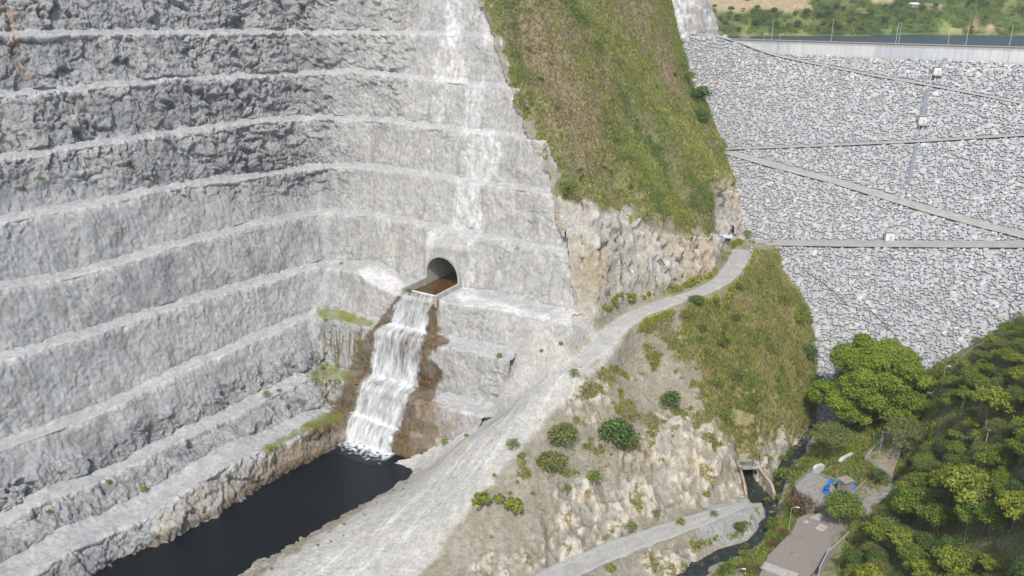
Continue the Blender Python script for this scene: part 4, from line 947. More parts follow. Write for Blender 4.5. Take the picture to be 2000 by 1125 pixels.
# ------------------------------------------------------------------ reservoir and the far shore
M_res = NT("reservoir_water", .32, .35); M_res.out((.035, .048, .066), M_res.bump(M_res.noise(.35, 5, .65, .3, (1, 2.2, 1)), .8, .8))
tag(link("reservoir", new_mesh("reservoir", [tuple(DA + ax * -75 - dn * 13) + (117.5,), tuple(DA + ax * 420 - dn * 13) + (117.5,), (1500, 300, 117.5), (1500, 1500, 117.5), (60, 1500, 117.5)], np.array([[0, 1, 2, 3, 4]])), M_res), kind="structure")
fx_ = np.arange(60, 1100, 4.); fy_ = np.arange(640, 1400, 4.); FX, FY = np.meshgrid(fx_, fy_); P_ = np.stack([FX, FY, FX * 0], -1)
nf = fbm(P_ / 90, 4, 900); nf2 = fbm(P_ / 22, 4, 910); gl = -np.abs(fbm(np.stack([FX / 55 + FY / 300, FY / 260, FX * 0], -1), 3, 915))
h1 = np.minimum(.50 * (FY - 722 - 8 * nf), .46 * (318 - FX + .12 * (FY - 730))); h2 = .42 * (FY - 768 - 30 * np.clip(nf, -1, 1) - 55 * sstep(340, 300, FX) ) + 5
h2b = np.where(FX > 430, .50 * (FY - 735 - .1 * (FX - 430)) , -50); hh_ = np.maximum(np.maximum(h1, h2), h2b)
FZ = 117.5 + np.minimum(hh_, 105 + nf * 8) + np.clip(hh_ / 15, 0, 1) * (gl * 14 + 5 + nf2 * 3.0) - .6
fpx, fpy = proj(np.stack([FX, FY, FZ], -1))
fc = np.full(FX.shape + (3,), (.12, .16, .05)); fc = lerp3(fc, (.21, .24, .08), np.clip(sstep(-.1, .4, nf2 + nf * .6) * .9, 0, 1)); fc = lerp3(fc, (.10, .14, .05), np.clip(sstep(.1, .5, -nf2 + .3 * nf) * .8, 0, 1))
def fm(poly, f, nz=8): return sstep(-f, f, polydist(fpx, fpy, poly) + nz * nf2)
fc = lerp3(fc, (.45, .35, .22), np.clip(np.maximum.reduce([fm([(1380,-30),(1560,-30),(1590,18),(1500,22),(1420,24),(1385,22)], 4) * .8, fm([(1700,-10),(1750,-10),(1750,6),(1705,4)], 3), fm([(1800,8),(1840,8),(1838,18),(1800,14)], 2), fm([(1868,5),(1890,10),(1898,28),(1885,24)], 2), fm([(1835,58),(1895,54),(1940,50),(1955,58),(1900,62),(1840,64)], 2)]), 0, 1))
fc = lerp3(fc, (.21, .28, .08), np.clip(fm([(1855,28),(1885,30),(1880,54),(1840,56),(1810,44)], 4) * .8 + fm([(1720,60),(1800,58),(1950,66),(1800,68)], 2) * .7, 0, 1))
M_far = NT("far_slope", .95, .1); c0 = M_far.attr("col", 0); nA = M_far.noise(.25, 8, .75)
M_far.out(M_far.mix(1, c0, M_far.ramp(nA, (.3, .65), (.7, 1.3)), 'MULTIPLY'), M_far.bump(nA, .6, 1.5))
tag(link("far_hills", new_mesh("far_hills", np.stack([FX, FY, FZ], -1).reshape(-1, 3), grid_faces(len(fy_), len(fx_)), {"col": fc.reshape(-1, 3)}), M_far), kind="structure")
def farz(x, y):
    i_ = int(np.clip((y - fy_[0]) / 4, 0, len(fy_) - 1)); j_ = int(np.clip((x - fx_[0]) / 4, 0, len(fx_) - 1)); return FZ[i_, j_]
# ------------------------------------------------------------------ sprayed-concrete bluff at the left abutment with a small tunnel
pl = [(62, 452), (80, 462), (92, 472), (104, 478), (116, 484), (123.5, 492), (127, 505), (128, 530), (120, 570)]
ptsx = np.array(pl, float); tq = np.r_[0, np.cumsum(np.linalg.norm(np.diff(ptsx, axis=0), axis=1))]; qq = np.arange(0, tq[-1], .7)
bc = np.stack([np.interp(qq, tq, ptsx[:, j]) for j in (0, 1)], 1); k = 15; ker = np.ones(k) / k; bc = np.stack([np.convolve(np.pad(bc[:, j], k // 2, mode='edge'), ker, 'valid') for j in (0, 1)], 1)
tg = np.gradient(bc, axis=0); tg /= np.linalg.norm(tg, axis=1)[:, None]; bn = np.c_[tg[:, 1], -tg[:, 0]]
hz = np.arange(0, 66, .7); lean = lambda h: .16 * h + .010 * h * h
BG = np.array([np.c_[bc - bn * lean(h), np.full(len(bc), 121.8 + h)] for h in hz]); nb_ = fbm(BG / 9, 3, 950); w1, _ = worley(BG / 4, 951)
BG[..., :2] += bn[None] * (nb_ * 1.6 + w1 * .35 + fbm(BG / 1.5, 3, 952) * .3)[..., None]; BG[..., 2] += nb_ * .5 * (hz > 1)[:, None]
bqx, bqy = proj(BG); cB = np.full(BG.shape, (.37, .36, .33)); sB = fbm(np.stack([BG[..., 0] / 3, BG[..., 1] / 3, BG[..., 2] / 26], -1), 3, 953)
cB = lerp3(cB, (.58, .59, .60), np.clip(sstep(0, .45, sB) * .9, 0, 1)); cB = lerp3(cB, (.62, .62, .61), sstep(-4, 4, polydist(bqx, bqy, [(1290,-20),(1312,-20),(1345,75),(1330,75),(1300,30)]) + 6 * sB)); cB = lerp3(cB, (.30, .26, .2), np.clip(sstep(.1, .6, nb_) * .5, 0, 1))
i_ = np.arange(BG.shape[0] * BG.shape[1]).reshape(BG.shape[:2]); hm = polydist(bqx, bqy, [(1308,78),(1308,62),(1310,55),(1313,52),(1316,54),(1318.5,61),(1318.5,78)]) > 0
ha = hm[:-1, :-1] & hm[1:, :-1] & hm[1:, 1:] & hm[:-1, 1:]; Fb_ = np.stack([i_[:-1, :-1], i_[1:, :-1], i_[1:, 1:], i_[:-1, 1:]], -1)[~ha].reshape(-1, 4)
tag(link("rock_bluff", new_mesh("rock_bluff", BG.reshape(-1, 3), Fb_, {"col": cB.reshape(-1, 3), "rough": np.zeros(BG.shape[0] * BG.shape[1])}), M_rock), kind="structure")
def small_portal(base, rz, half, hspr, depth, label, name="small_tunnel", frame=M_conc, th_=.5):
    g_ = empty(name, base, rz, label=label, cat="tunnel"); n = 12
    a_ = lambda r: [(-r, -.5)] + [(-r * math.cos(math.pi * k / n), hspr + r * math.sin(math.pi * k / n)) for k in range(n + 1)] + [(r, -.5)]
    I, O = a_(half), a_(half + th_); nn = len(I); m = MB()
    m.add([(x, -.6, z) for x, z in I] + [(x, -.6, z) for x, z in O] + [(x, 2.0, z) for x, z in I] + [(x, 2.0, z) for x, z in O], [(i, i + 1, nn + i + 1, nn + i) for i in range(nn - 1)] + [(i, 2 * nn + i, 2 * nn + i + 1, i + 1) for i in range(nn - 1)] + [(nn + i, nn + i + 1, 3 * nn + i + 1, 3 * nn + i) for i in range(nn - 1)]); m.build("frame", frame, g_)
    m = MB(); m.add([(x, y, z) for y in (1.9, depth) for x, z in I], [(i, nn + i, nn + i + 1, i + 1) for i in range(nn - 1)] + [tuple(nn + i for i in range(nn))] + [(0, nn - 1, 2 * nn - 1, nn)]); m.build("lining", M_rub, g_)
q = ray(1313.5, 77); t_ = (121.9 - CAMZ) / q[2]; kk_ = np.argmin(np.abs(bqx[1] - 1313)); bP = BG[1, kk_]
small_portal((bP[0], bP[1] - .4, 122.0), math.atan2(-bn[kk_][1], -bn[kk_][0]) - math.pi / 2, 1.7, 3.2, 25, "small dark arched tunnel in the grey bluff at the left end of the dam crest")
# ------------------------------------------------------------------ road ribbons on the hillside
def ribbon(name, line, half, mat, dz=.12, resample=1.2, wob=.5, sd=1, attrs=None):
    L = np.array([pz(*p) for p in line]); t = np.r_[0, np.cumsum(np.linalg.norm(np.diff(L[:, :2], axis=0), axis=1))]; q = np.arange(0, t[-1], resample)
    C_ = np.stack([np.interp(q, t, L[:, j]) for j in (0, 1)], 1); k = 11; ker = np.hanning(k + 2)[1:-1]; ker /= ker.sum()
    C_ = np.stack([np.convolve(np.pad(C_[:, j], k // 2, mode='edge'), ker, 'valid') for j in (0, 1)], 1)
    tg = np.gradient(C_, axis=0); tg /= np.linalg.norm(tg, axis=1)[:, None]; nr = np.c_[-tg[:, 1], tg[:, 0]]
    hw_ = np.interp(q / t[-1], np.linspace(0, 1, len(half)), half); o = np.linspace(-1, 1, 13)
    wobn = 1 + wob * .3 * perlin(np.stack([C_[:, 0] / 4, C_[:, 1] / 4, C_[:, 0] * 0], -1), sd)
    XYr = C_[:, None] + nr[:, None] * (o[None, :, None] * (hw_ * wobn)[:, None, None]); Zr = samp(H0, XYr[..., 0], XYr[..., 1])
    zc = Zr[:, 6:7]; Zr = Zr * .4 + zc * .6 + dz - .55 * np.clip(np.abs(o) - .82, 0, 1)[None] / .18 * 1.0
    rut = -.10 * np.exp(-((np.abs(o) - .42) / .13) ** 2)[None]; Zr += rut + .05 * perlin(np.concatenate([XYr * 1.1, Zr[..., None]], -1), 5)
    V_ = np.concatenate([XYr, Zr[..., None]], -1)
    return tag(link(name, new_mesh(name, V_.reshape(-1, 3), grid_faces(len(q), 13)[:, ::-1]), mat), kind="structure")
M_road = NT("pale_gravel_road", .95, .12); g1 = M_road.noise(1.6, 8, .72); g2 = M_road.noise(.3, 5, .65, .8)
M_road.out(M_road.mix(1, M_road.ramp(g1, (.3, (.33, .325, .30)), (.7, (.49, .485, .46))), M_road.ramp(g2, (.3, .80), (.7, 1.12)), 'MULTIPLY'), M_road.bump(g1, .6, .2))
ribbon("gravel_road", ROADC[1:10], [5.6, 4.6, 3.6, 3.4, 3.6, 4.0, 2.2], M_road, .25)
ribbon("riverside_track", TRACK, [1.0, 3.0, 3.6, 3.8, 4.2, 4.5], M_road, .22, sd=4)
# ------------------------------------------------------------------ leaf meshes
def leaves(cent, nrm, size, seed, asp=.6, jit=.7, tri=False):
    rg = np.random.default_rng(seed); n = len(cent)
    N_ = nrm + rg.normal(0, jit, (n, 3)); N_ /= np.linalg.norm(N_, axis=1)[:, None] + 1e-9
    A = np.cross(N_, rg.normal(0, 1, (n, 3))); A /= np.linalg.norm(A, axis=1)[:, None] + 1e-9; B = np.cross(N_, A)
    s = (size * rg.uniform(.6, 1.3, n))[:, None]
    V_ = np.stack([cent - A * s, cent - B * s * asp + N_ * s * .12, cent + A * s, cent + B * s * asp + N_ * s * .12], 1)
    return V_.reshape(-1, 3), np.arange(4 * n).reshape(n, 4)
def blob(lobes, per, size, seed, shell=.35, droop=0.0):
    """points in a set of ellipsoid lobes, denser near their surface; returns centres, normals"""
    rg = np.random.default_rng(seed); Cs, Ns, Ts = [], [], []
    for k, (cx, cy, cz_, rx, ry, rz) in enumerate(lobes):
        n = int(per * (rx * ry + rx * rz + ry * rz)); d = rg.normal(0, 1, (n, 3)); d /= np.linalg.norm(d, axis=1)[:, None]
        d[:, 2] = np.where((d[:, 2] < -.35) & (rg.random(n) < .6), -d[:, 2], d[:, 2])
        r_ = 1 - shell * rg.random(n) ** 1.3; bump_ = 1 + .30 * perlin(d * 2.2 + k * 7.3, seed) + .20 * perlin(d * 5 + k, seed + 1)
        Cs.append(np.array([cx, cy, cz_]) + d * (r_ * bump_)[:, None] * np.array([rx, ry, rz])); Ns.append(d * [1, 1, 1.2] + [0, 0, .35])
        Ts.append(np.full(n, rg.uniform(-1, 1)) + .5 * perlin(d * 3, seed + 2))
    return np.concatenate(Cs), np.concatenate(Ns), np.concatenate(Ts)
M_leafs = {}
def leafmat(name, dark, light, yellow=None, trans=.25):
    m = NT(name, .6, .25); a = m.attr("tone", 2)
    hue = m.n("ShaderNodeObjectInfo").outputs["Random"]
    c = m.ramp(a, (0.0, dark), (.55, light), (1.0, yellow or light)); c = m.mix(m.math('MULTIPLY', hue, .35), c, tuple(x * f for x, f in zip(light, (1.25, 1.0, .6))))
    m.out(c); tr = m.n("ShaderNodeBsdfTranslucent"); m.put(tr.inputs[0], c); mx_ = m.n("ShaderNodeMixShader"); mx_.inputs[0].default_value = trans
    o_ = m.t.nodes["Material Output"]; m.t.links.new(m.b.outputs[0], mx_.inputs[1]); m.t.links.new(tr.outputs[0], mx_.inputs[2]); m.t.links.new(mx_.outputs[0], o_.inputs[0]); return m
ML_tree = leafmat("leaf_green", (.08, .135, .022), (.20, .29, .045), (.36, .42, .075))
ML_dark = leafmat("leaf_dark", (.05, .10, .028), (.12, .20, .05), (.22, .30, .065))
ML_yel = leafmat("leaf_yellow_green", (.14, .19, .03), (.25, .31, .045), (.42, .44, .07))
ML_olive = leafmat("leaf_olive", (.13, .16, .05), (.22, .26, .08), (.32, .32, .12))
ML_red = leafmat("leaf_reddish", (.10, .075, .04), (.19, .13, .07), (.28, .19, .11))
ML_big = leafmat("leaf_bright", (.08, .15, .018), (.23, .34, .04), (.38, .48, .07))
M_bark = simple("pale_bark", (.26, .22, .17), .9, .1, 0, .3, 3.0); M_barkd = simple("dark_bark", (.13, .105, .08), .9, .1, 0, .3, 3.0)
def crown_mesh(name, lobes, per, size, seed, asp=.6, jit=.75, shell=.6):
    c, n, t = blob(lobes, per, size, seed, shell); V_, F_ = leaves(c, n, size, seed + 5, asp, jit)
    rg = np.random.default_rng(seed); tn_ = np.clip(.42 + .20 * t + rg.normal(0, .18, len(c)), 0, 1)
    return new_mesh(name, V_, F_, {"tone": np.repeat(tn_, 4)})
def limb_mesh(name, h, spread, r, seed, nb=6, up=.55, bare=False, start=.45):
    rg = np.random.default_rng(seed); m = MB(); lean = rg.normal(0, .06, 2)
    P = [(lean[0] * h * k / 4 + rg.normal(0, .05) * r * 3 * k, lean[1] * h * k / 4, h * k / 4 - (.8 if k == 0 else 0)) for k in range(5)]
    m.tube(P, r, 8, r * .35)
    for b in range(nb):
        a = 2.39996 * b + rg.uniform(-.4, .4); f = start + (1 - start) * (b + .5) / nb; k = f * 4; i0 = min(3, int(k)); base = np.array(P[i0]) * (1 - (k - i0)) + np.array(P[i0 + 1]) * (k - i0)
        L_ = spread * rg.uniform(.6, 1.0); d = np.array([math.cos(a), math.sin(a), 0.]); mid = base + d * L_ * .5 + np.array([0, 0, L_ * up * .45]); end = base + d * L_ + np.array([0, 0, L_ * up])
        m.tube([base, mid, end], r * .42, 6, r * .1)
        if bare:
            for q in (-.6, .55):
                e2 = mid + np.array([math.cos(a + q), math.sin(a + q), .8]) * L_ * .5; m.tube([mid, (mid + e2) / 2 + [0, 0, .1], e2], r * .2, 5, r * .05)
    o_ = m.build(name, None); me = o_.data; bpy.data.objects.remove(o_); return me
def lob(n, R_, h, seed, rr=(.35, .55), flat=.7, top=1.0):
    rg = np.random.default_rng(seed); L_ = []
    for k in range(n):
        a = 2.39996 * k; q = math.sqrt((k + .5) / n); r_ = R_ * rg.uniform(*rr)
        L_.append((math.cos(a) * q * R_ * .72, math.sin(a) * q * R_ * .72, h + top * (1 - q * q) * R_ * .45 + rg.uniform(-.1, .1) * R_, r_, r_, r_ * flat))
    return L_
PROTO = {}
def proto(key, crown, trunk, lm, bm_): PROTO[key] = (crown, trunk, lm, bm_)
proto("broad", crown_mesh("crown", lob(11, 4.2, 5.2, 1), 62, .21, 11), limb_mesh("trunk", 5.5, 3.0, .22, 1), ML_tree, M_bark)
proto("round", crown_mesh("crown", lob(8, 3.4, 4.8, 2, (.42, .6), .85), 66, .19, 12), limb_mesh("trunk", 5.0, 2.2, .18, 2), ML_dark, M_barkd)
proto("light", crown_mesh("crown", lob(10, 3.6, 6.0, 3, (.28, .46), .6), 50, .25, 13, .7), limb_mesh("trunk", 6.2, 3.0, .17, 3), ML_yel, M_bark)
proto("feather", crown_mesh("crown", lob(13, 3.9, 4.2, 4, (.25, .42), .5), 64, .17, 14, .35, .9), limb_mesh("trunk", 4.4, 3.4, .14, 4), ML_olive, M_barkd)
proto("tall", crown_mesh("crown", lob(9, 3.0, 7.2, 5, (.36, .56), .9, 1.5), 60, .21, 15), limb_mesh("trunk", 8.0, 2.2, .2, 5), ML_tree, M_bark)
# shrubs: low crowns with a short stem
proto("bush_round", crown_mesh("foliage", lob(7, 1.6, 1.1, 21, (.5, .7), .8), 60, .17, 21), limb_mesh("stem", 1.4, 1.0, .08, 21, 5), ML_dark, M_barkd)
proto("bush_loose", crown_mesh("foliage", lob(9, 1.7, 1.2, 22, (.28, .5), .7), 42, .17, 22, .5, .9), limb_mesh("stem", 1.6, 1.2, .06, 22, 6), ML_tree, M_barkd)
proto("bush_yellow", crown_mesh("foliage", lob(8, 1.3, 1.0, 23, (.3, .5), .8), 26, .26, 23, .75, .8), limb_mesh("stem", 1.6, .9, .05, 23, 5), ML_yel, M_bark)
proto("bush_olive", crown_mesh("foliage", lob(9, 1.8, .9, 24, (.35, .55), .6), 55, .14, 24, .35, 1.0), limb_mesh("stem", 1.2, 1.2, .06, 24, 6), ML_olive, M_barkd)
proto("bush_grey", crown_mesh("foliage", lob(8, 1.7, 1.1, 26, (.5, .7), .8), 85, .16, 26, .5, .7), limb_mesh("stem", 1.4, 1.0, .08, 26, 5), ML_olive, M_barkd)
proto("bush_red", crown_mesh("foliage", lob(9, 1.8, 1.2, 25, (.35, .55), .7), 48, .15, 25, .4, 1.0), limb_mesh("stem", 1.5, 1.2, .07, 25, 6), ML_red, M_barkd)
def plant(key, P, s, label, cat, group, name, rz=None, sz=None, rgn=RNG):
    c, t, lm, bm_ = PROTO[key]
    g_ = bpy.data.objects.new(name, None); sc.collection.objects.link(g_); g_.location = tuple(map(float, P)); g_.empty_display_size = .5
    g_.rotation_euler = (0, 0, rgn.uniform(0, 6.28) if rz is None else rz); g_.scale = (s, s, s * (sz or 1)); tag(g_, label, cat, group)
    tr = cat == "tree"
    link("trunk" if tr else "stem", t, bm_, g_); link("crown" if tr else "foliage", c, lm, g_)
    return g_
# ------------------------------------------------------------------ the named shrubs of the spur, road and pit
SH = [ # px, py of base, width px, key, label
 (1204,868,78,"bush_round","large dense dome-shaped shrub alone on the bare brown slope below the road"),
 (1100,868,66,"bush_grey","upper of the two grey-green shrubs left of the dome-shaped shrub"),(1076,918,60,"bush_grey","lower of the two grey-green shrubs left of the dome-shaped shrub"),
 (1108,962,30,"bush_loose","small green shrub below the pair of grey-green shrubs"),(1310,792,46,"bush_round","dark round shrub high on the brown slope, right of the dome-shaped one"),
 (1360,598,36,"bush_round","dark green shrub on the verge just below the gravel road"),(1440,568,26,"bush_round","upright dark shrub among the grass under the road bend"),
 (1368,650,28,"bush_round","upper of the two dark green shrubs stacked on the brown slope"),(1364,668,22,"bush_round","lower of the two dark green shrubs stacked on the brown slope"),
 (1400,598,28,"bush_loose","bright green shrub right of the verge shrub below the road"),(1438,626,22,"bush_round","small dark pointed shrub in the middle of the spur slope"),
 (1340,625,36,"bush_olive","olive shrub just below the dark verge shrub"),(1420,672,32,"bush_loose","round mid green shrub at the centre of the grassy spur"),
 (1418,640,26,"bush_olive","yellowish shrub above the centre of the grassy spur"),(1115,385,50,"bush_loose","green bush at the foot of the grassy ridge beside the grey benches"),
 (1365,240,42,"bush_round","dark dense bush on the rocky outcrop at the ridge edge against the dam"),(1368,200,46,"bush_round","bush growing above the rocky outcrop at the ridge edge"),
 (1345,160,34,"bush_loose","bush on the right edge of the ridge higher than the outcrop"),(1460,465,30,"bush_loose","green bush on the verge between the side tunnel and the dam road"),
 (1470,905,34,"bush_loose","bush rooted directly above the box culvert"),(1500,905,30,"bush_loose","green bush right above the culvert lid"),(1450,912,26,"bush_olive","olive bush on the rock left of the culvert"),
 (1005,1005,54,"bush_yellow","largest leafy yellow-green shrub at the right edge of the gravel ramp"),(1000,880,42,"bush_loose","leafy shrub at the upper right edge of the gravel ramp"),
 (940,990,52,"bush_yellow","leafy yellow shrub left of the largest one beside the ramp"),(975,985,34,"bush_yellow","small leafy shrub between two larger yellow ones beside the ramp"),
 (1192,1118,28,"bush_yellow","bright round shrub on the lower edge of the riverside track"),(796,574,20,"bush_loose","green shrub at the left lip of the concrete channel"),
 (868,868,22,"bush_loose","green shrub at the right end of the pool above the water"),(282,962,20,"bush_yellow","yellow-green shrub on the lowest rock face left of the pool"),
 (212,945,16,"bush_yellow","small yellow-green shrub on the second lowest bench"),(96,1002,16,"bush_yellow","small shrub near the lower left corner of the benches"),
 (82,352,20,"bush_olive","lone shrub on the third bench face at far left"),(292,350,10,"bush_yellow","tiny shrub on the grey face right of the lone shrub"),(522,775,24,"bush_loose","green shrub on the bench left of the mossy seepage"),
 (545,765,16,"bush_olive","olive shrub beside the green one on the bench left of the seepage"),(910,855,14,"bush_yellow","small leafy plant on the crest of the gravel ramp"),(1158,945,48,"bush_loose","bright green bush right of the lower grey-green shrub"),
 (1280,1008,26,"bush_loose","green bush at the foot of the white rock beside the riverside track"),(1232,1040,40,"bush_loose","green bush under the white rock where the riverside track narrows"),
 (1395,1010,24,"bush_loose","small bush between the riverside track and the stony river bar"),(1330,1025,24,"bush_yellow","yellow-green bush on the island of ground beside the track"),
 (1380,972,20,"bush_yellow","small yellow bush at the foot of the rock near the culvert"),(1530,945,60,"bush_loose","bright green bank of reeds beside the dark stream"),
 (965,680,0,"",""),(1480,560,34,"bush_loose","green bush on the spur edge against the dam boulders"),(1525,600,48,"bush_loose","large green bush on the spur edge halfway down"),
 (1560,640,50,"bush_loose","green bush overhanging the small rocks at the spur edge"),(1575,700,44,"bush_round","dark bush low on the spur edge above the stream"),(1590,760,44,"bush_round","dark bush at the foot of the spur by the dam toe"),
 (1500,690,44,"bush_olive","olive bush in the tall grass low on the spur"),(1470,790,48,"bush_olive","wide olive bush near the bottom of the spur"),(1420,820,44,"bush_loose","green bush above the white rock near the culvert"),
 (1400,760,40,"bush_loose","ragged green bush in the middle of the spur's lower slope"),(1440,740,44,"bush_olive","brownish bush right of the ragged green one"),(1150,640,0,"",""),
 (620,620,0,"",""),(666,516,12,"bush_olive","tiny olive plant on the bench left of the tunnel"),(630,722,18,"bush_loose","small green bush on the seepage bench left of the falls"),
 (1058,688,12,"bush_yellow","small plant on the pale talus below the white bench"),(1095,675,14,"bush_yellow","little plant high on the pale talus near the road"),(975,700,18,"bush_yellow","yellow plant at the top corner of the talus"),
 (1130,815,0,"",""),(1122,735,30,"bush_loose","green clump on the upper edge of the ramp under the road"),(1160,480,16,"bush_loose","small green bush on the brown rock cliff left side"),(1170,465,0,"",""),
 (1138,508,14,"bush_loose","small bush on the cliff nearest the white rock strip"),(1302,560,18,"bush_yellow","yellow-green bush at the foot of the brown cliff by the road")]
def surf_hit(px, py):
    q = pit_hit(px, py) if px < 1130 else None; inp_ = None
    g = hit(px, py)
    if px < 800 or (q is not None and polydist(np.array([g[0]]), np.array([g[1]]), pitpoly)[0] > 1.5): return q if q is not None else g
    return g
for px, py, wpx, key, lab in SH:
    if not key: continue
    P = surf_hit(px, py); Rw = {"bush_round": 1.9, "bush_loose": 2.0, "bush_yellow": 1.6, "bush_olive": 2.1, "bush_red": 2.1, "bush_grey": 1.95}[key]
    s = wpx / FPX * math.hypot(P[1], CAMZ - P[2]) / 2 / Rw
    plant(key, P - np.array([0, 0, .15]), s, lab, "shrub", None, "shrub", sz=1.0)
# scattered anonymous shrubs (each its own thing, sharing a true label per kind of place)
rg = np.random.default_rng(77)
def scatter(poly, n, keys, smin, smax, label, group, cond=None, name="shrub", cat="shrub", mind=2.2):
    poly = np.array(poly, float); x0, y0 = poly.min(0); x1, y1 = poly.max(0); pts = []; tries = 0
    while len(pts) < n and tries < n * 30:
        tries += 1; px, py = rg.uniform(x0, x1), rg.uniform(y0, y1)
        if polydist(np.array([px]), np.array([py]), poly)[0] < 0: continue
        P = hit(px, py)
        if any(np.hypot(P[0] - q[0], P[1] - q[1]) < mind for q in pts): continue
        if samp(RD1, P[0], P[1]) < 4.5 or samp(RD2, P[0], P[1]) < 4.5: continue
        pts.append(P); key = keys[rg.integers(len(keys))]; s = rg.uniform(smin, smax)
        plant(key, P - np.array([0, 0, .12]), s, label, cat, group, name, sz=rg.uniform(.8, 1.15), rgn=rg)
    return pts
scatter([(960,-20),(1275,-20),(1340,140),(1360,250),(1400,300),(1425,350),(1385,350),(1388,450),(1330,452),(1240,425),(1110,375),(1060,275),(1000,150)], 60, ["bush_loose", "bush_olive", "bush_loose", "bush_round"], .35, .85, "low green shrub among the dry grass of the steep ridge", "shrubs on the grassy ridge")
scatter([(1460,520),(1500,490),(1540,560),(1570,650),(1590,780),(1540,840),(1450,830),(1380,780),(1390,660)], 34, ["bush_loose", "bush_olive", "bush_round"], .35, .9, "low shrub in the yellow grass of the spur below the road", "shrubs on the spur")
scatter([(1060,800),(1180,740),(1330,700),(1380,800),(1330,900),(1240,950),(1100,940),(900,1090),(960,950)], 18, ["bush_loose", "bush_yellow"], .18, .4, "small scattered plant on the bare brown slope", "small plants on the bare slope")
scatter([(870,1010),(960,930),(1030,900),(1060,960),(1020,1060),(900,1110)], 12, ["bush_yellow", "bush_loose"], .3, .6, "leafy yellow-green plant on the slope right of the gravel ramp", "leafy plants beside the ramp")
scatter([(520,1118),(640,1050),(790,930),(820,930),(700,1030),(560,1115)], 10, ["bush_yellow"], .2, .42, "small bright plant on the rim of the gravel ramp above the pool", "plants on the pool rim")
scatter([(1110,430),(1250,445),(1380,470),(1380,520),(1250,570),(1160,590),(1120,540)], 8, ["bush_loose", "bush_yellow"], .15, .35, "tiny plant clinging to the brown rock cliff", "plants on the cliff")
scatter([(1180,598),(1390,545),(1420,480),(1432,500),(1400,555),(1300,582),(1200,612)], 12, ["bush_yellow", "bush_loose"], .3, .55, "yellow-green roadside plant at the foot of the brown cliff", "roadside plants", mind=1.5)
print("shrubs", time.time() - T0)
# ------------------------------------------------------------------ grass as stuff
def grass(name, pts, h, seed, cols, bias=None, nb=5, wid=.16):
    rg = np.random.default_rng(seed); n = len(pts); B = np.repeat(pts, nb, 0); m = len(B)
    B = B + np.c_[rg.normal(0, .30, (m, 2)), np.zeros(m)]; hh = h * rg.uniform(.5, 1.2, m); a = rg.uniform(0, 6.283, m)
    ln = np.c_[np.cos(a), np.sin(a)] * (hh * rg.uniform(.1, .7, m))[:, None]; a2 = a + 1.57; wv = np.c_[np.cos(a2), np.sin(a2)] * (wid * rg.uniform(.6, 1.4, m))[:, None]
    z0 = np.full(m, -.1); V_ = np.stack([np.c_[B[:, :2] - wv, B[:, 2] + z0], np.c_[B[:, :2] + wv, B[:, 2] + z0], np.c_[B[:, :2] + ln, B[:, 2] + hh]], 1).reshape(-1, 3)
    cols = np.asarray(cols); pn_ = fbm(pts / 9, 3, seed) * 1.2 + rg.normal(0, .35, n) + (bias(pts) if bias else 0); ci = np.clip((pn_ + 1) / 2 * len(cols), 0, len(cols) - 1).astype(int)
    c = np.repeat(np.repeat(cols[ci] * rg.uniform(.8, 1.2, (n, 1)), nb, 0), 3, 0)
    return tag(link(name, new_mesh(name, V_, np.arange(3 * m).reshape(m, 3), {"col": c}), M_grass), kind="stuff")
M_grass = NT("grass_blades", .8, .1); cg = M_grass.attr("col", 0); M_grass.out(cg); tr = M_grass.n("ShaderNodeBsdfTranslucent"); M_grass.put(tr.inputs[0], cg); mx_ = M_grass.n("ShaderNodeMixShader"); mx_.inputs[0].default_value = .25
M_grass.t.links.new(M_grass.b.outputs[0], mx_.inputs[1]); M_grass.t.links.new(tr.outputs[0], mx_.inputs[2]); M_grass.t.links.new(mx_.outputs[0], M_grass.t.nodes["Material Output"].inputs[0])
def fieldpts(mask, n, seed, thr=.5):
    rg = np.random.default_rng(seed); p = (mask * keep).ravel() * (1 + slope.ravel() * .6); p = np.where(mask.ravel() > thr, p, 0)
    vis_ = (tpx.ravel() > -40) & (tpx.ravel() < 2080) & (tpy.ravel() > -90) & (tpy.ravel() < 1200); p = p * vis_; p /= p.sum(); i = rg.choice(len(p), n, p=p)
    P = V.reshape(-1, 3)[i]; return P + np.c_[rg.uniform(-.25, .25, (n, 2)), np.zeros(n)]
nf_ = np.clip(1.2 - flat * 2, 0, 1)
tn4 = sstep(-.55, .35, tn2 * .8 + tn3 * .6 + tn1 * .4)
def ridge_bias(P):
    a, b = proj(P); g_ = lambda l_, w_: np.exp(-(linedist(a, b, l_) / w_) ** 2)
    return (1.0 * g_([(1120,-20),(1175,40),(1240,120),(1310,230),(1410,340)], 20) + .8 * g_([(1240,300),(1330,400)], 45) + .6 * g_([(960,0),(1000,110),(1030,200)], 14)
            - 1.1 * g_([(1030,60),(1070,140),(1130,240)], 46) - .9 * g_([(1210,-20),(1290,110),(1320,180)], 22) - .7 * g_([(1120,330),(1180,330)], 26) - .6 * g_([(1060,-10),(1110,60),(1170,130)], 12) + .2)
grass("grass", fieldpts(GRASS * nf_ * (.25 + tn4), 70000, 31, .2), .95, 31, [(.38, .31, .20), (.36, .31, .17), (.36, .34, .13), (.30, .32, .09), (.23, .28, .06), (.39, .41, .11)], ridge_bias)
grass("tall_grass", fieldpts(SPURG * nf_ * (1 - GRASS) * (.15 + tn4), 26000, 32, .3), 1.25, 32, [(.44, .38, .21), (.42, .38, .16), (.36, .36, .11), (.27, .30, .075), (.20, .25, .055)])
SP2 = SOIL * (1 - SPURG) * sstep(.15, .5, tn2 + .5 * tn1) + .25 * WHITE * sstep(.2, .5, tn2 - tn1 * .5)
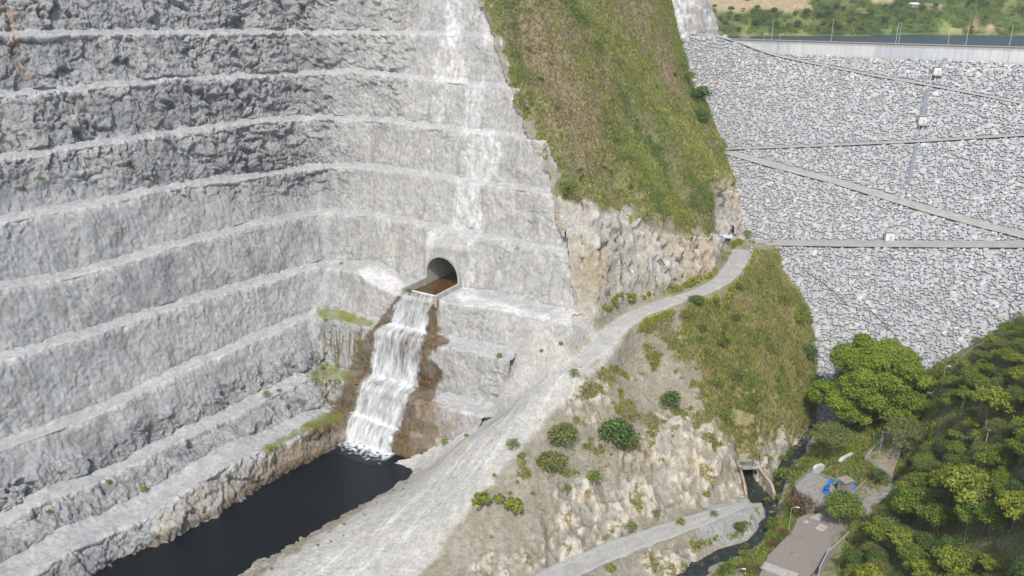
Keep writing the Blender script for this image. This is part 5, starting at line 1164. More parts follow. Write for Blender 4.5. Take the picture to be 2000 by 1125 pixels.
grass("sparse_grass", fieldpts(np.clip(SP2, 0, 1) * nf_ * (1 - tal), 9000, 33, .12), .6, 33, [(.42, .37, .22), (.34, .34, .12), (.26, .30, .07)])
grass("roadside_grass", fieldpts(WEED * nf_ * (1 - .8 * tal), 9000, 34, .2), .8, 34, [(.36, .39, .07), (.42, .41, .10), (.27, .33, .05)])
BNK = tmask([(1380,1125),(1340,1060),(1420,1050),(1500,990),(1540,960),(1560,860),(1600,790),(1700,750),(1840,695),(1860,740),(1830,820),(1800,960),(1740,1020),(1690,1090),(1640,1130),(1650,1040),(1690,990),(1640,960),(1520,1060),(1480,1125)], 8, 10) * sstep(3, 4.5, rdv)
grass("bank_grass", fieldpts(np.clip(BNK, 0, 1), 17000, 35, .3), .9, 35, [(.30, .33, .07), (.20, .28, .045), (.37, .35, .11), (.16, .25, .04)])
# low leafy mass woven into the grass
def weed(name, pts, k_, spread, size, seed, mat, t0=.35):
    rg = np.random.default_rng(seed); c = np.repeat(pts, k_, 0) + rg.normal(0, 1, (len(pts) * k_, 3)) * [spread, spread, spread * .5] + [0, 0, spread * .6]
    V_, F_ = leaves(c, np.tile([0, -.3, 1.], (len(c), 1)), size, seed, .5, .8)
    return tag(link(name, new_mesh(name, V_, F_, {"tone": np.repeat(np.clip(t0 + .35 * fbm(c / 7, 3, seed) + rg.normal(0, .15, len(c)), 0, 1), 4)}), mat), kind="stuff")
gl_ = np.maximum.reduce([np.exp(-(linedist(tpx, tpy, l_) / 24) ** 2) for l_ in ([(1080,-20),(1160,50),(1230,150),(1290,240),(1380,380)],[(1200,230),(1250,330),(1330,430)],[(960,0),(1010,100),(1040,200)],[(1100,330),(1110,400)],[(1320,90),(1350,170),(1380,230)],[(1300,20),(1335,110)])])
weed("undergrowth", fieldpts(GRASS * nf_ * (.05 + .95 * np.clip(gl_ + .55 * sstep(.1, .5, tn2 + .5 * tn1), 0, 1)), 9000, 41, .3), 14, .85, .20, 41, ML_tree, .3)
weed("undergrowth", fieldpts(SOIL * (1 - GRASS) * nf_ * (1 - tal) * sstep(.15, .5, tn3 + .8 * tn2), 650, 44, .2), 12, .45, .15, 44, ML_yel, .3)
gl2 = np.maximum.reduce([np.exp(-(linedist(tpx, tpy, l_) / 15) ** 2) for l_ in ([(1075,-20),(1130,50),(1200,160),(1270,280),(1330,380),(1385,440)],[(985,-10),(1000,60),(1015,130),(1035,200)],[(1170,250),(1230,340),(1290,420)],[(1340,120),(1372,200)],[(1095,340),(1112,390)],[(1300,330),(1390,420)])])
weed("undergrowth", fieldpts(GRASS * nf_ * gl2 * sstep(-.2, .3, tn2), 2600, 43, .25), 16, 1.0, .24, 43, ML_dark, .45)
weed("undergrowth", fieldpts(SPURG * nf_ * (1 - GRASS) * sstep(.05, .45, -tn2 + .4 * tn3), 1800, 42, .3), 14, .8, .20, 42, ML_tree, .3)
print("grass", time.time() - T0)
# ------------------------------------------------------------------ river side works: slabs are laid at their real level
def loopz(pts, z): return [pz(a, b, z) for a, b in pts]
def slab(m, pts, z, th_): return m.prism([tuple(p) for p in loopz(pts, z)], (0, 0, -th_))
def local(m, o): m.v = [tuple(np.array(p) - np.array(o)) for p in m.v]; return m
def rail(parent, o, pts, h=1.1, name="railing"):
    """posts and three bars along a 3D line"""
    m = MB(); P = [np.array(p, float) for p in pts]
    for a, b in zip(P[:-1], P[1:]):
        L_ = np.linalg.norm(b - a); n = max(1, int(round(L_ / 1.7)))
        for k in range(n + 1): q = a + (b - a) * k / n; m.tube([q, q + [0, 0, h]], .045, 5)
        for hh in (h, h * .66, h * .33): m.tube([a + [0, 0, hh], b + [0, 0, hh]], .04, 5)
    return local(m, o).build(name, M_galv, parent)
# platform with blue valve pipework
ZP = 6.6; o = pz(1600, 945, ZP)
pf = empty("valve_platform", o, label="concrete platform with railings and blue pipework beside the stream", cat="platform")
m = MB(); slab(m, [(1552,948),(1583,921),(1668,955),(1640,985),(1575,990)], ZP, 4.5); local(m, o).build("slab", M_slab, pf, .06)
rail(pf, o, loopz([(1553,947),(1583,922),(1612,934),(1640,945)], ZP))
def at(px, py, z): return pz(px, py, z)
bx0 = at(1648, 962, ZP); m = MB(); m.box(bx0 - o + [0, 0, 2.1], (3.0, 2.6, 4.2), R(25)); m.box(bx0 - o + [0, 0, 4.35], (3.7, 3.3, .3), R(25)); m.build("pump_house", M_slab, pf, .04)
p0 = at(1614, 962, ZP); p1 = at(1640, 950, ZP); m = MB(); e_ = (p1 - p0) / np.linalg.norm(p1 - p0)
m.tube([p0 + [0, 0, .1], p0 + [0, 0, 2.6], p0 + e_ * .35 + [0, 0, 3.15], p0 + e_ * 1.0 + [0, 0, 3.4], p0 + e_ * 2.6 + [0, 0, 3.4]], .42, 12)
for zz_ in (.25, 1.6): m.tube([p0 + [0, 0, zz_ - .12], p0 + [0, 0, zz_ + .12]], .72 if zz_ > 1 else 1.25, 16)
m.tube([p0 + e_ * 1.6 + [0, 0, 3.4], p0 + e_ * 1.8 + [0, 0, 3.4]], .62, 14); local(m, o).build("blue_pipe", M_blue, pf)
p2 = at(1663, 957, ZP); m = MB(); m.tube([p2 + [-.9, 0, 1.0], p2 + [.9, .3, 1.0]], .75, 14); m.tube([p2 + [0, .1, .1], p2 + [0, .1, 1.2]], .45, 10); m.tube([p2 + [-1.0, 0, 1.0], p2 + [-.85, 0, 1.0]], 1.0, 14); local(m, o).build("blue_pump", M_blue, pf)
# access ramp climbing from the yard to the upper viewing deck
o = pz(1720, 905, 10); rp = empty("access_ramp", o, label="sloping concrete ramp climbing from the valve platform to the upper railed deck", cat="ramp")
def strip(Lp, Rp):
    m = MB(); n = len(Lp); A = [pz(*p) for p in Lp]; B = [pz(*p) for p in Rp]
    m.add([*A, *B, *[p - [0, 0, 3.5] for p in A], *[p - [0, 0, 3.5] for p in B]],
          [(i, i + 1, n + i + 1, n + i) for i in range(n - 1)] + [(2 * n + i, i, i + 1, 2 * n + i + 1)[::-1] for i in range(n - 1)] + [(3 * n + i, n + i, n + i + 1, 3 * n + i + 1) for i in range(n - 1)] + [(0, n, 3 * n, 2 * n), (n - 1, 3 * n - 1, 4 * n - 1, 2 * n - 1)])
    return m, A, B
Lp = [(1640,985,6.8),(1668,962,7.0),(1712,925,8.0),(1742,902,9.0)]; Rp = [(1700,1010,6.8),(1715,985,7.2),(1742,958,8.2),(1765,935,9.2)]
m, A1, B1 = strip(Lp, Rp); local(m, o).build("ramp_slab", M_slab, rp)
m = MB(); 
for a, b in zip(A1[:-1], A1[1:]): m.prism([a + [0, 0, -.3], a + [-.45, -.2, -.3], a + [-.45, -.2, .9], a + [0, 0, .9]], b - a)
local(m, o).build("kerb_wall", M_conc, rp, .03)
rail(rp, o, [A1[0] + [-.3, 0, .9], A1[1] + [-.3, 0, .9]])
Lp = [(1690,897,10.6),(1712,872,11.4),(1735,850,12.4),(1748,828,13.4),(1760,806,14.5),(1776,792,15.2)]; Rp = [(1742,930,10.6),(1755,895,11.6),(1765,866,12.6),(1780,842,13.6),(1800,822,14.6),(1830,812,15.2)]
o = pz(1740, 860, 12); rd = empty("upper_deck", o, label="brown paved concrete road with galvanised railing leading up to the deck behind the trees", cat="walkway")
M_pave = conc("brown_paving", (.25, .215, .16), (.36, .32, .25), .6)
m, A2, B2 = strip(Lp, Rp); local(m, o).build("paving", M_pave, rd)
m = MB()
for a, b in zip(A2[:-1], A2[1:]): m.prism([a + [0, 0, -3.2], a + [-.35, 0, -3.2], a + [-.35, 0, .35], a + [0, 0, .35]], b - a)
m.prism([A2[0] + [0, -.05, -5.5], B2[0] + [0, -.05, -5.5], B2[0] + [0, -.05, .3], A2[0] + [0, -.05, .3]], (0, -.5, 0)); local(m, o).build("retaining_wall", M_conc, rd)
rail(rd, o, [a + [-.15, 0, .3] for a in A2]); rail(rd, o, [A2[0] + [0, -.3, .3], B2[0] + [0, -.3, .3]]); rail(rd, o, [A2[-1] + [0, 0, .3], A2[-1] + [7, -1.5, .3], A2[-1] + [10, -5, .3]])
m = MB(); m.box(A2[-1] + np.array([7.5, -3.0, .1]), (7, 5, .5), -.25); local(m, o).build("deck_slab", M_concw, rd, .05)
# two old wall pieces and fallen slab by the stream
for (x0, y0, x1, y1, z_, hh, lab) in ((1590,924,1610,918,6.0,2.2,"short pale concrete wall piece with a dome top behind the valve platform"),(1641,908,1668,893,7.2,1.8,"sloping pale concrete wall piece between the reeds and the ramp")):
    a, b = pz(x0, y0, z_), pz(x1, y1, z_); w_ = empty("concrete_block", (a + b) / 2, math.atan2(b[1] - a[1], b[0] - a[0]), label=lab, cat="wall")
    L_ = np.linalg.norm((b - a)[:2]); m = MB(); m.prism([(-L_ / 2, 0, -1.5), (L_ / 2, 0, -1.5), (L_ / 2, 0, hh * .75), (L_ * .3, 0, hh), (-L_ * .3, 0, hh), (-L_ / 2, 0, hh * .7)], (0, 1.0, 0)); m.build("block", M_concw, w_, .15)
a, b = pz(1612, 918, 6.3), pz(1650, 897, 7.5); m = MB(); m.tube([a, b], .16, 6); g_ = empty("handrail_bar", (a + b) / 2, label="single low grey handrail joining the two pale wall pieces", cat="handrail"); local(m, (a + b) / 2).build("bar", M_galv, g_)
# lower yard
ZY = 6.4; o = pz(1580, 1060, ZY); yd = empty("service_yard", o, label="stained concrete service yard by the river with manholes and a grey steel side wall", cat="yard")
m = MB(); slab(m, [(1480,1130),(1500,1085),(1548,1035),(1558,1012),(1580,1002),(1640,1012),(1655,1040),(1612,1090),(1560,1150),(1470,1150)], ZY, 2.5)
M_yard = NT("yard_concrete", .92, .15); ya = M_yard.noise(.25, 6, .7); yb = M_yard.noise(1.6, 7, .7)
M_yard.out(M_yard.mix(1, M_yard.ramp(ya, (.3, (.25, .21, .155)), (.5, (.27, .245, .215)), (.7, (.245, .205, .20))), M_yard.ramp(yb, (.3, .8), (.7, 1.15)), 'MULTIPLY'), M_yard.bump(yb, .3, .1)); local(m, o).build("yard_slab", M_yard, yd, .05)
m = MB(); slab(m, [(1484,1108),(1494,1097),(1560,1120),(1552,1132)], ZY + .35, .4); local(m, o).build("concrete_strip", M_conc, yd, .03)
for pts in ([(1569,1019),(1575,1015),(1581,1019),(1575,1023)], [(1592,1031),(1603,1022),(1617,1029),(1608,1038)], [(1582,1010),(1600,1002),(1612,1008),(1600,1016)]):
    m = MB(); slab(m, pts, ZY + .25, .3); local(m, o).build("manhole_cover", M_conc, yd, .03)
G0, G1, G2 = pz(1597, 1128, ZY), pz(1617, 1090, ZY), pz(1655, 1052, ZY)
for a, b, hh in ((G0, G1, 3.3), (G1, G2, 2.4)):
    m = MB(); m.prism([a + [0, 0, -.5], b + [0, 0, -.5], b + [0, 0, hh], a + [0, 0, hh]], (.22, -.12, 0)); wl = local(m, o).build("steel_wall", M_galv if hh > 3 else M_conc, yd, .02)
rail(yd, o, [pz(1575, 1140, ZY), G0]); P = pz(1540, 1037, ZY); P[2] = samp(H0, P[0], P[1]) if samp(H0, P[0], P[1]) > ZY - 1 else ZY
mast(P, mast_h(P, 992), .09, "lamp post with short arm at the upper left corner of the service yard", "lamp posts", 1.3)
P = pz(1436, 1150, 4.5); mast(P, mast_h(P, 1112), .09, "lamp post at the bottom edge of the photo left of the service yard", "lamp posts", 1.3)
P = np.array(A2[0]); P = pz(1716, 892, 11.2); mast(P, mast_h(P, 845), .10, "lamp post on the brown ramp between its railing and the tree", "lamp posts", 1.0)
P = pz(1783, 805, 15.3); mast(P, mast_h(P, 764), .10, "lamp post at the railed upper end of the brown ramp", "lamp posts", .6)
P = hit(1835, 775); mast(P, mast_h(P, 716), .10, "leaning grey lamp post beside the steep steps above the deck", "lamp posts", 0.8)
P = hit(1920, 888); mast(P, mast_h(P, 840), .16, "thick pale post standing among the trees on the right slope", "lamp posts", 0)
# box culvert
o = pz(1472, 955, .2); rzc = R(4); cv = empty("box_culvert", o, rzc, label="weathered concrete box culvert with flared wing walls letting water into the stream", cat="culvert")
m = MB(); m.box((0, 6.2, 4.15), (6.4, 4.3, .8)); m.build("lid", M_conc, cv, .06); m = MB(); m.box((0, 9.0, 4.9), (4.4, 2.0, 2.4)); m.build("head_block", M_concb, cv, .06)
for s_ in (-1, 1):
    m = MB(); m.prism([(s_ * 2.2, 7.6, -1.5), (s_ * 3.6, -5.0, -1.5), (s_ * 3.6, -5.0, 1.6), (s_ * 3.4, -2.6, 3.3), (s_ * 2.2, 5.2, 4.1), (s_ * 2.2, 7.6, 4.1)], (s_ * .75, 0, 0)); m.build("wing_wall", M_concb, cv, .06)
m = MB(); m.add([(-2.3, 5, -1), (-2.3, 16, -1), (2.3, 16, -1), (2.3, 5, -1), (-2.3, 5, 4.0), (-2.3, 16, 4.0), (2.3, 16, 4.0), (2.3, 5, 4.0)], [(0, 1, 5, 4), (1, 2, 6, 5), (2, 3, 7, 6), (4, 5, 6, 7)]); m.build("culvert_barrel", M_dark, cv)  # near-black barrel colour stands in for the shade inside the opening
m = MB(); m.add([(-2.3, 15, -.1), (2.3, 15, -.1), (3.6, -6, -.1), (-3.6, -6, -.1)], [(0, 3, 2, 1)]); m.build("culvert_water", M_riv, cv); cv.scale = (1.1, 1.05, 1.12)
# shed by the road bend
P = hit(1416, 473); sh = empty("shed", P, R(-14), label="small open shed with pale blue sheet roof at the road bend", cat="shed")
for sx in (-2.1, 2.1):
    for sy in (-1.8, 1.8): m = MB(); m.box((sx, sy, 1.2), (.14, .14, 2.5)); m.build("post", M_wood, sh)
m = MB()
n = 24
for k in range(n):
    x0 = -2.5 + 5.0 * k / n; x1 = x0 + 5.0 / n; z0, z1 = ((.06, 0) if k % 2 else (0, .06)); m.add([(x0, -2.3, 2.35 + z0), (x1, -2.3, 2.35 + z1), (x1, 0.3, 3.0 + z1), (x0, 0.3, 3.0 + z0), (x1, 2.5, 2.7 + z1), (x0, 2.5, 2.7 + z0)], [(0, 1, 2, 3), (3, 2, 4, 5)])
m.build("roof", M_sheet, sh); m = MB(); m.box((0, 1.9, 1.2), (4.3, .08, 2.4)); m.box((-2.15, .3, 1.2), (.08, 3.0, 2.4)); m.build("back_wall", M_wood, sh)
m = MB(); m.box((.9, -.6, .45), (1.2, .7, .9)); m.box((-.8, .4, .5), (1.5, .8, 1.0)); m.build("bench", M_wood, sh, .03)
# side tunnel behind the shed
P = hit(1427, 452); small_portal(P + np.array([0, -.6, 0]), R(-20), 1.25, 1.7, 9, "small dark tunnel mouth in the grey rock behind the shed", frame=M_conc, th_=1.0)
m_ = None
# crest furniture at the left abutment
for px, py, w_, h_, lab, nm, ct, mt in ((1416,73,7,3,"small white sign board at the left end of the parapet","sign_board","sign",M_white),(1456,76,14,9,"grey wire cage enclosure on the crest left of the first mast","wire_enclosure","enclosure",None)):
    q = ray(px, py); t = (-4.5 - (-DA) @ dn) / (q[:2] @ dn); P = np.array([q[0] * t, q[1] * t, 122.9]); sx_ = w_ / FPX * t * 1.0
    g_ = empty(nm, P, math.atan2(ax[1], ax[0]), label=lab, cat=ct)
    if mt: 
        m = MB(); m.box((0, 0, 2.6), (sx_ * 1.2, .1, 1.2)); m.build("board", mt, g_)
        m = MB(); m.tube([(-.8, .1, 0), (-.8, .1, 2.4)], .06, 5); m.build("post", M_galv, g_); m = MB(); m.tube([(.8, .1, 0), (.8, .1, 2.4)], .06, 5); m.build("post", M_galv, g_)
    else:
        m = MB(); Wd = 5.0
        for k in range(9): x_ = -Wd / 2 + Wd * k / 8; m.tube([(x_, -1.5, 0), (x_, -1.5, 3.4)], .05, 4); m.tube([(x_, 1.5, 0), (x_, 1.5, 3.4)], .05, 4)
        for z_ in (.2, 1.2, 2.2, 3.4):
            m.tube([(-Wd / 2, -1.5, z_), (Wd / 2, -1.5, z_)], .05, 4); m.tube([(-Wd / 2, 1.5, z_), (Wd / 2, 1.5, z_)], .05, 4)
        for x_ in (-Wd / 2, Wd / 2): m.tube([(x_, -1.5, 3.4), (x_, 1.5, 3.4)], .05, 4)
        m.build("cage", M_galv, g_)
# ------------------------------------------------------------------ the big spreading tree at the toe of the dam
Pb = pz(1690, 832, samp(H0, *pz(1690, 832, 9.5)[:2])); bt = empty("spreading_tree", Pb, label="huge bright green spreading tree standing at the foot of the dam", cat="tree")
rg = np.random.default_rng(99)
sc_ = math.hypot(Pb[1], CAMZ - Pb[2]) / FPX       # metres per photo pixel at the tree
LB = []
for (dx, dy, r_) in [(-5,150,34),(-38,128,30),(28,142,32),(62,115,30),(0,112,40),(-45,92,30),(40,88,38),(85,92,26),(-72,72,24),(-20,70,34),(22,62,32),(78,66,24),(-62,52,24),(-84,50,16),(48,50,26),(92,74,20),(14,96,44),(-15,135,34),(-48,38,18),(-24,30,16),(102,88,16),(55,134,24)]:
    for q in range(5):
        X_, Z_, Y_ = (dx + rg.uniform(-.35, .35) * r_) * sc_, (dy + rg.uniform(-.3, .3) * r_) * sc_ * 1.02, rg.uniform(-1, 1) * 62 * sc_ * math.sqrt(max(.05, 1 - (dx / 115) ** 2)); k_ = rg.uniform(.34, .78) * (.8 + .2 * q)
        LB.append((X_, Y_, Z_ - .22 * abs(Y_) * 0 , r_ * k_ * sc_, r_ * k_ * sc_, r_ * k_ * sc_ * .72))
link("crown", crown_mesh("crown", LB, 72, .34, 61, .65, .7, .65), ML_big, bt)
m = MB(); S = sc_
m.tube([(0, 0, -1), (-.2, 0, 10 * S), (1.5 * S, 0, 26 * S), (6 * S, 0, 44 * S), (16 * S, 0, 66 * S), (20 * S, 0, 96 * S)], 6.0 * S, 10, 2.2 * S)
for pts in ([(-.2, 0, 24 * S), (-14 * S, -4 * S, 50 * S), (-26 * S, -6 * S, 86 * S)], [(4 * S, 0, 42 * S), (36 * S, -12 * S, 60 * S), (72 * S, -10 * S, 78 * S)], [(0, 0, 30 * S), (-34 * S, 14 * S, 46 * S), (-66 * S, 20 * S, 58 * S)], [(10 * S, 0, 60 * S), (2 * S, 28 * S, 90 * S), (-6 * S, 40 * S, 122 * S)], [(14 * S, 0, 64 * S), (40 * S, 22 * S, 90 * S), (52 * S, 30 * S, 116 * S)]): m.tube(pts, 2.6 * S, 7, .8 * S)
m.build("trunk", M_bark, bt)
# ------------------------------------------------------------------ trees of the right bank
FT = [ # px,py = centre of the crown in the photo ; radius px; kind; label
 (1645,985,42,"broad","bright tree whose crown overhangs the service yard and ramp"),(1775,845,62,"feather","wide olive feathery tree hiding the end of the ramp deck"),(1890,945,66,"light","tall pale green tree with large leaves in the middle of the forest"),
 (1940,780,50,"light","yellowish tree on the upper right slope near the grey rock"),(1715,925,18,"round","small dark umbrella-shaped tree beside the ramp"),(1725,1035,40,"broad","green tree right behind the one overhanging the yard"),
 (1985,985,50,"light","pale green tree at the right edge of the photo"),(1800,980,50,"broad","dense green tree left of the tall pale one"),(1860,1095,46,"light","yellow-leaved tree at the bottom edge of the forest"),
 (1625,850,56,"feather","feathery green thicket tree between the stream and the big tree"),(1560,985,40,"bush_red","reddish-brown bush hiding the near edge of the valve platform")]
def place_tree(px, py, rpx, key, lab, group=None, name="forest_tree", cat="tree"):
    hgt = {"broad": 6.3, "round": 5.6, "light": 6.8, "feather": 5.0, "tall": 8.6, "bush_red": 1.2, "bush_loose": 1.2}[key]; rad = {"broad": 4.9, "round": 4.0, "light": 4.2, "feather": 4.6, "tall": 3.8, "bush_red": 2.2, "bush_loose": 2.1}[key]
    P = hit(px, py); s = 1.0
    for _ in range(6):
        s = rpx / FPX * math.hypot(P[1], CAMZ - P[2]) / rad; P = hit(px, py, zoff=hgt * s * .9); P[2] = samp(H0, P[0], P[1])
    plant(key, P - np.array([0, 0, .2]), s, lab, cat, group, name)
    return P
TP_ = [place_tree(*f, cat="tree" if not f[3].startswith("bush") else "shrub", name="forest_tree" if not f[3].startswith("bush") else "shrub") for f in FT]
rg = np.random.default_rng(123); FOR = np.array([(1668,1080),(1725,1015),(1790,960),(1800,890),(1840,830),(1850,760),(1870,720),(1960,655),(2010,640),(2110,600),(2150,1210),(1640,1210),(1650,1130)], float)
cnt = 0; tr_ = 0; labs = {"broad": "leafy green tree in the dense forest of the right bank", "round": "dark round-crowned tree in the dense forest of the right bank", "light": "pale yellow-green tree in the dense forest of the right bank", "feather": "fine-leaved olive tree in the dense forest of the right bank", "tall": "tall narrow tree in the dense forest of the right bank"}
while cnt < 175 and tr_ < 4000:
    tr_ += 1; px, py = rg.uniform(1610, 2150), rg.uniform(600, 1210)
    if polydist(np.array([px]), np.array([py]), FOR)[0] < 4: continue
    P = hit(px, py)
    if any(np.hypot(P[0] - q[0], P[1] - q[1]) < (3.2 if P[1] > 175 else 4.0) for q in TP_): continue
    key = ["broad", "round", "light", "feather", "tall", "broad", "round", "feather"][rg.integers(8)]; s = rg.uniform(.7, 1.15) * (.62 if py < 760 else (.8 if py < 900 else 1.0))
    plant(key, P - np.array([0, 0, .3]), s, labs[key], "tree", key + " kind trees of the right bank forest" if False else {"broad": "leafy trees of the forest", "round": "dark trees of the forest", "light": "pale trees of the forest", "feather": "olive trees of the forest", "tall": "tall trees of the forest"}[key], "forest_tree", rgn=rg); TP_.append(P); cnt += 1
# bare pale trees
for k, (px, py, s) in enumerate(((1725,1075,1.5),(1690,1060,1.3),(1915,1050,1.4),(1700,960,1.0))):
    P = hit(px, py); g_ = empty("bare_tree", P, k * 1.3, label=["leaning bare pale trunk at the left edge of the forest, right of the steel wall", "forked bare pale tree just left of the leaning one", "bare white-limbed tree in the lower right of the forest", "thin leafless tree beside the concrete ramp"][k], cat="tree")
    g_.scale = (s, s, s); link("trunk", limb_mesh("trunk", 6, 2.4, .13, 70 + k, 6, .9, True), M_bark, g_)
# bank shrubs
scatter([(1560,880),(1600,790),(1680,840),(1680,880),(1610,905),(1570,930)], 22, ["bush_loose", "bush_olive", "bush_loose"], .7, 1.2, "green thicket bush between the stream and the concrete works", "thicket bushes by the stream", mind=1.5)
scatter([(1450,1070),(1500,1000),(1560,985),(1610,975),(1590,1000),(1545,1030),(1480,1125),(1400,1125)], 26, ["bush_loose", "bush_round", "bush_red", "bush_loose"], .6, 1.1, "riverbank bush beside the service yard", "riverbank bushes", mind=1.4)
scatter([(1820,720),(1860,690),(2000,620),(2040,700),(1900,800),(1840,800),(1790,810),(1800,760)], 34, ["bush_loose", "bush_olive", "bush_loose", "bush_yellow"], .7, 1.3, "bush on the upper slope of the right bank beside the dam", "bushes of the upper right bank", mind=1.7)
scatter([(1800,780),(1845,700),(1870,740),(1830,830),(1810,900),(1790,960),(1740,1010),(1770,930)], 22, ["bush_loose", "bush_olive", "bush_loose"], .7, 1.2, "bush on the grassy strip between the concrete ramp and the forest", "bushes between ramp and forest", mind=1.7)
# black hose lying across the boulders
L_ = [dam_hit(*p) + np.array([0, 0, .75]) for p in ((1555,520),(1590,545),(1625,570),(1655,600),(1700,610),(1740,650),(1770,690),(1800,730),(1822,755))]
m = MB(); m.tube(L_, .09, 5); o = L_[4]; tag(local(m, o).build("hose", M_black, None, loc=tuple(o)), "long black hose lying diagonally across the boulders of the lower dam face", "hose")
L_ = [dam_hit(*p) + np.array([0, 0, .75]) for p in ((2010,575),(1990,580),(1974,595),(1970,612),(1975,630))]
m = MB(); m.tube(L_, .09, 5); o = L_[2]; tag(local(m, o).build("hose", M_black, None, loc=tuple(o)), "short black hose curling on the dam boulders at the right edge of the photo", "hose")
scatter([(1500,940),(1545,870),(1570,880),(1545,945),(1500,1000),(1440,1050),(1360,1110),(1330,1125),(1430,1045),(1490,985)], 12, ["bush_loose", "bush_round"], .6, 1.1, "bush leaning over the dark stream", "bushes along the stream", mind=2.2)
# undergrowth of the forest floor
rg = np.random.default_rng(8); up = []
for px, py in rg.uniform([1600, 600], [2160, 1220], (5200, 2)):
    if polydist(np.array([px]), np.array([py]), FOR)[0] > -6: up.append((px, py))
up = np.array(up); UP = []
sx = rg.uniform(50, 230, 30000); sy = rg.uniform(95, 300, 30000); szz = samp(H0, sx, sy); ux, uy = proj(np.c_[sx, sy, szz]); ok = (polydist(ux, uy, FOR) > -2); U = np.c_[sx, sy, szz][ok]
c = np.repeat(U, 14, 0) + rg.normal(0, 1, (len(U) * 14, 3)) * [.8, .8, .5] + [0, 0, .7]; V_, F_ = leaves(c, np.tile([0, 0, 1.], (len(c), 1)), .24, 9, .5, .8)
tag(link("undergrowth", new_mesh("undergrowth", V_, F_, {"tone": np.repeat(np.clip(.3 + .3 * fbm(c / 6, 2, 9) + rg.normal(0, .15, len(c)), 0, 1), 4)}), ML_tree), kind="stuff")
# ------------------------------------------------------------------ trees on the far shore
rg = np.random.default_rng(55); k = 0
far_poly = np.array([(1398,10),(1450,24),(1590,20),(1700,8),(1850,20),(2010,-20),(2010,66),(1700,64),(1400,62)], float); cnt = 0; tr_ = 0; FP = []
vis = (fpx > 1390) & (fpx < 2020) & (fpy > -22) & (fpy < 69); ii, jj = np.where(vis & (FZ > 118.5))
while cnt < 150 and tr_ < 6000:
    tr_ += 1; q = rg.integers(len(ii)); i_, j_ = ii[q], jj[q]; P = np.array([FX[i_, j_] + rg.uniform(-2, 2), FY[i_, j_] + rg.uniform(-2, 2), FZ[i_, j_] - .3])
    bare_ = fc[i_, j_, 0] > .22 or (fc[i_, j_, 1] > .2)
    if bare_ and rg.random() < .93: continue
    if nf2[i_, j_] < -.05 and fpx[i_, j_] < 1680 and rg.random() < .4: continue
    if fpx[i_, j_] > 1690 and cnt < 85: continue
    if any(np.hypot(P[0] - a[0], P[1] - a[1]) < 4.5 for a in FP): continue
    key = ["round", "broad", "round", "feather"][rg.integers(4)]; dk_ = fpx[i_, j_] > 1690
    lab = {"round": "dark round tree on the far shore of the reservoir", "broad": "broad green tree on the far shore of the reservoir", "feather": "olive tree on the far shore of the reservoir"}[key]
    plant(key, P, rg.uniform(.5, 1.15), lab, "tree", {"round": "dark trees of the far shore", "broad": "green trees of the far shore", "feather": "olive trees of the far shore"}[key], "far_tree", rgn=rg); FP.append(P); cnt += 1
sel = rg.integers(len(ii), size=26000); U = np.stack([FX[ii[sel], jj[sel]], FY[ii[sel], jj[sel]], FZ[ii[sel], jj[sel]]], -1) + np.c_[rg.uniform(-2, 2, (26000, 2)), np.full(26000, .4)]
okb = fc[ii[sel], jj[sel], 0] < .2; U = U[okb]; U = U[(fbm(U / 20, 3, 33) + .25 * rg.normal(0, 1, len(U))) > -.12]; c = np.repeat(U, 12, 0) + rg.normal(0, 1, (len(U) * 12, 3)) * [1.5, 1.5, 1.1] + [0, 0, 1.0]; V_, F_ = leaves(c, np.tile([0, -.3, 1.], (len(c), 1)), .5, 19, .6, .7)
tag(link("far_undergrowth", new_mesh("far_undergrowth", V_, F_, {"tone": np.repeat(np.clip(.30 + .5 * fbm(c / 16, 3, 29), 0, 1), 4)}), ML_tree), kind="stuff")
P = np.array([*pz(1776, 62, 119.5)]); P[2] = farz(P[0], P[1]) + .2; g_ = empty("lakeside_house", P, .3, label="tiny house with pale roof on the far shore of the reservoir", cat="house")
m = MB(); m.box((0, 0, 1.4), (8, 5, 2.8)); m.build("wall", M_conc, g_); m = MB(); m.prism([(-4.6, -3.2, 2.8), (-4.6, 3.2, 2.8), (-4.6, 0, 4.6)], (9.2, 0, 0)); m.build("roof", M_white, g_)
# pylons on the far hill
for k, (px, by, ty, lab) in enumerate(((1470,16,-14,"leftmost slim pole on the far hillside above the reservoir"),(1581,14,-16,"left one of two slim poles on the far hillside"),(1586,14,-16,"right one of two slim poles on the far hillside"))):
    best = np.argmin((fpx - px) ** 2 + (fpy - by) ** 2); P = np.array([FX.ravel()[best], FY.ravel()[best], FZ.ravel()[best]]); mast(P, mast_h(P, ty) if mast_h(P, ty) < 29 else 14, .22, lab, "poles on the far hillside", 0, "mast")
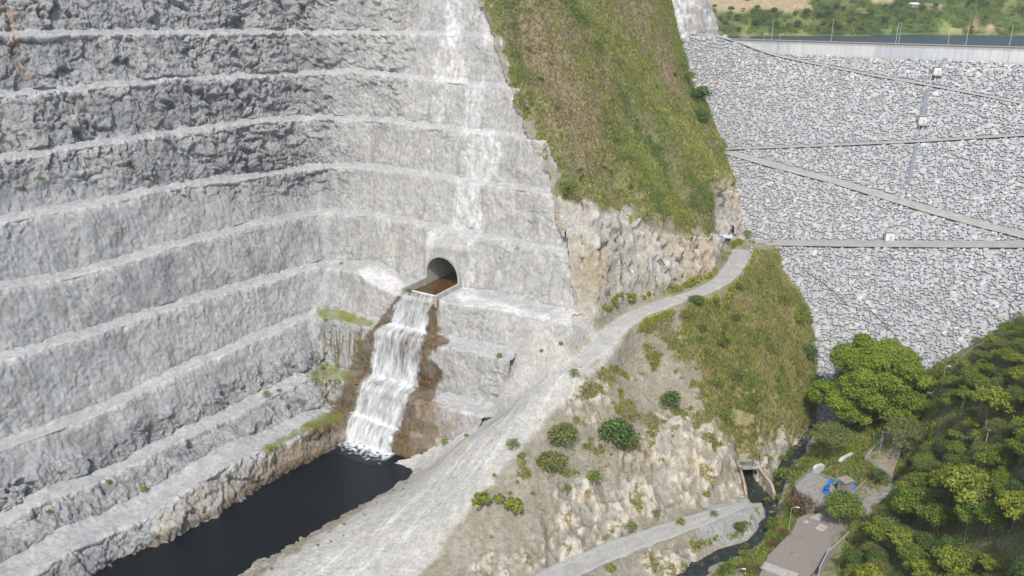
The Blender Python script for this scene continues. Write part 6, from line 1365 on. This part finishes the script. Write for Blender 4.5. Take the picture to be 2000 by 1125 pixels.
# loose boulders along the river bar and track
def loose(poly, n, rmin, rmax, tone, seed, name, as_things=None):
    rg = np.random.default_rng(seed); poly = np.array(poly, float); out = []
    while len(out) < n:
        px, py = rg.uniform(poly.min(0), poly.max(0))
        if polydist(np.array([px]), np.array([py]), poly)[0] > 0: out.append(hit(px, py))
    out = np.array(out); s = rmin + (rmax - rmin) * rg.random(n) ** 3; t_ = np.array(tone) * rg.uniform(.75, 1.25, (n, 1))
    Vb, Fb, Cb = boulders(out + np.c_[np.zeros((n, 2)), s * .1], s, (0, 0, 1), t_, False, .6, seed)
    return tag(link(name, new_mesh(name, Vb, Fb, {"col": Cb}), M_stone), kind="stuff")
loose([(1385,990),(1465,980),(1492,1000),(1485,1050),(1430,1068),(1385,1050)], 1500, .12, .6, (.34, .36, .37), 1, "river_cobbles")
loose([(1560,870),(1600,790),(1640,760),(1680,800),(1560,900),(1510,960),(1505,940)], 260, .2, 1.0, (.33, .32, .30), 2, "stream_boulders")
loose([(1500,1000),(1515,1015),(1480,1075),(1400,1100),(1350,1135),(1270,1160),(1325,1105),(1400,1070),(1465,1050)], 260, .2, .8, (.36, .35, .32), 5, "stream_boulders")
loose([(1100,780),(1200,680),(1250,650),(1300,700),(1250,850),(1100,980),(950,1080),(900,1060)], 600, .08, .5, (.46, .44, .38), 3, "scree")
loose([(700,1040),(900,900),(1080,780),(1150,690),(1180,700),(1000,880),(840,1070),(700,1180),(560,1180)], 900, .06, .32, (.5, .5, .48), 4, "ramp_rubble")
for k, (px, py, r_, lab) in enumerate(((1350,1052,2.2,"large pale boulder in the weeds beside the riverside track"),(1535,965,1.6,"rounded ochre boulder right of the box culvert"),(1398,915,0,""),(922,1065,1.2,"blue-grey boulder on the slope right of the ramp"),(1500,915,2.6,"big pale rock beside the culvert lid"))):
    if r_ == 0: continue
    P = hit(px, py); Vb, Fb, Cb = boulders(np.array([[0, 0, r_ * .25]]), np.array([r_]), (0, 0, 1), np.array([[.48, .46, .42], [.48, .34, .18], [0, 0, 0], [.30, .33, .36], [.50, .48, .43]])[k:k + 1], True, .7, 40 + k)
    tag(link("boulder", new_mesh("boulder", Vb, Fb, {"col": Cb}), M_stone, loc=tuple(P)), lab, "boulder")
print("done", time.time() - T0)
# ------------------------------------------------------------------ thin valley haze
m = MB(); m.box((300, 700, 125), (2600, 1700, 282)); hz_ = m.build("haze", None); hm_ = bpy.data.materials.new("haze"); hm_.use_nodes = True; t = hm_.node_tree; t.nodes.remove(t.nodes["Principled BSDF"])
pv = t.nodes.new("ShaderNodeVolumePrincipled"); pv.inputs["Color"].default_value = (.90, .95, 1, 1); pv.inputs["Density"].default_value = .00019; pv.inputs["Anisotropy"].default_value = .2
t.links.new(pv.outputs[0], t.nodes["Material Output"].inputs["Volume"]); hz_.data.materials.append(hm_); tag(hz_, kind="stuff"); hm_.cycles.homogeneous_volume = True
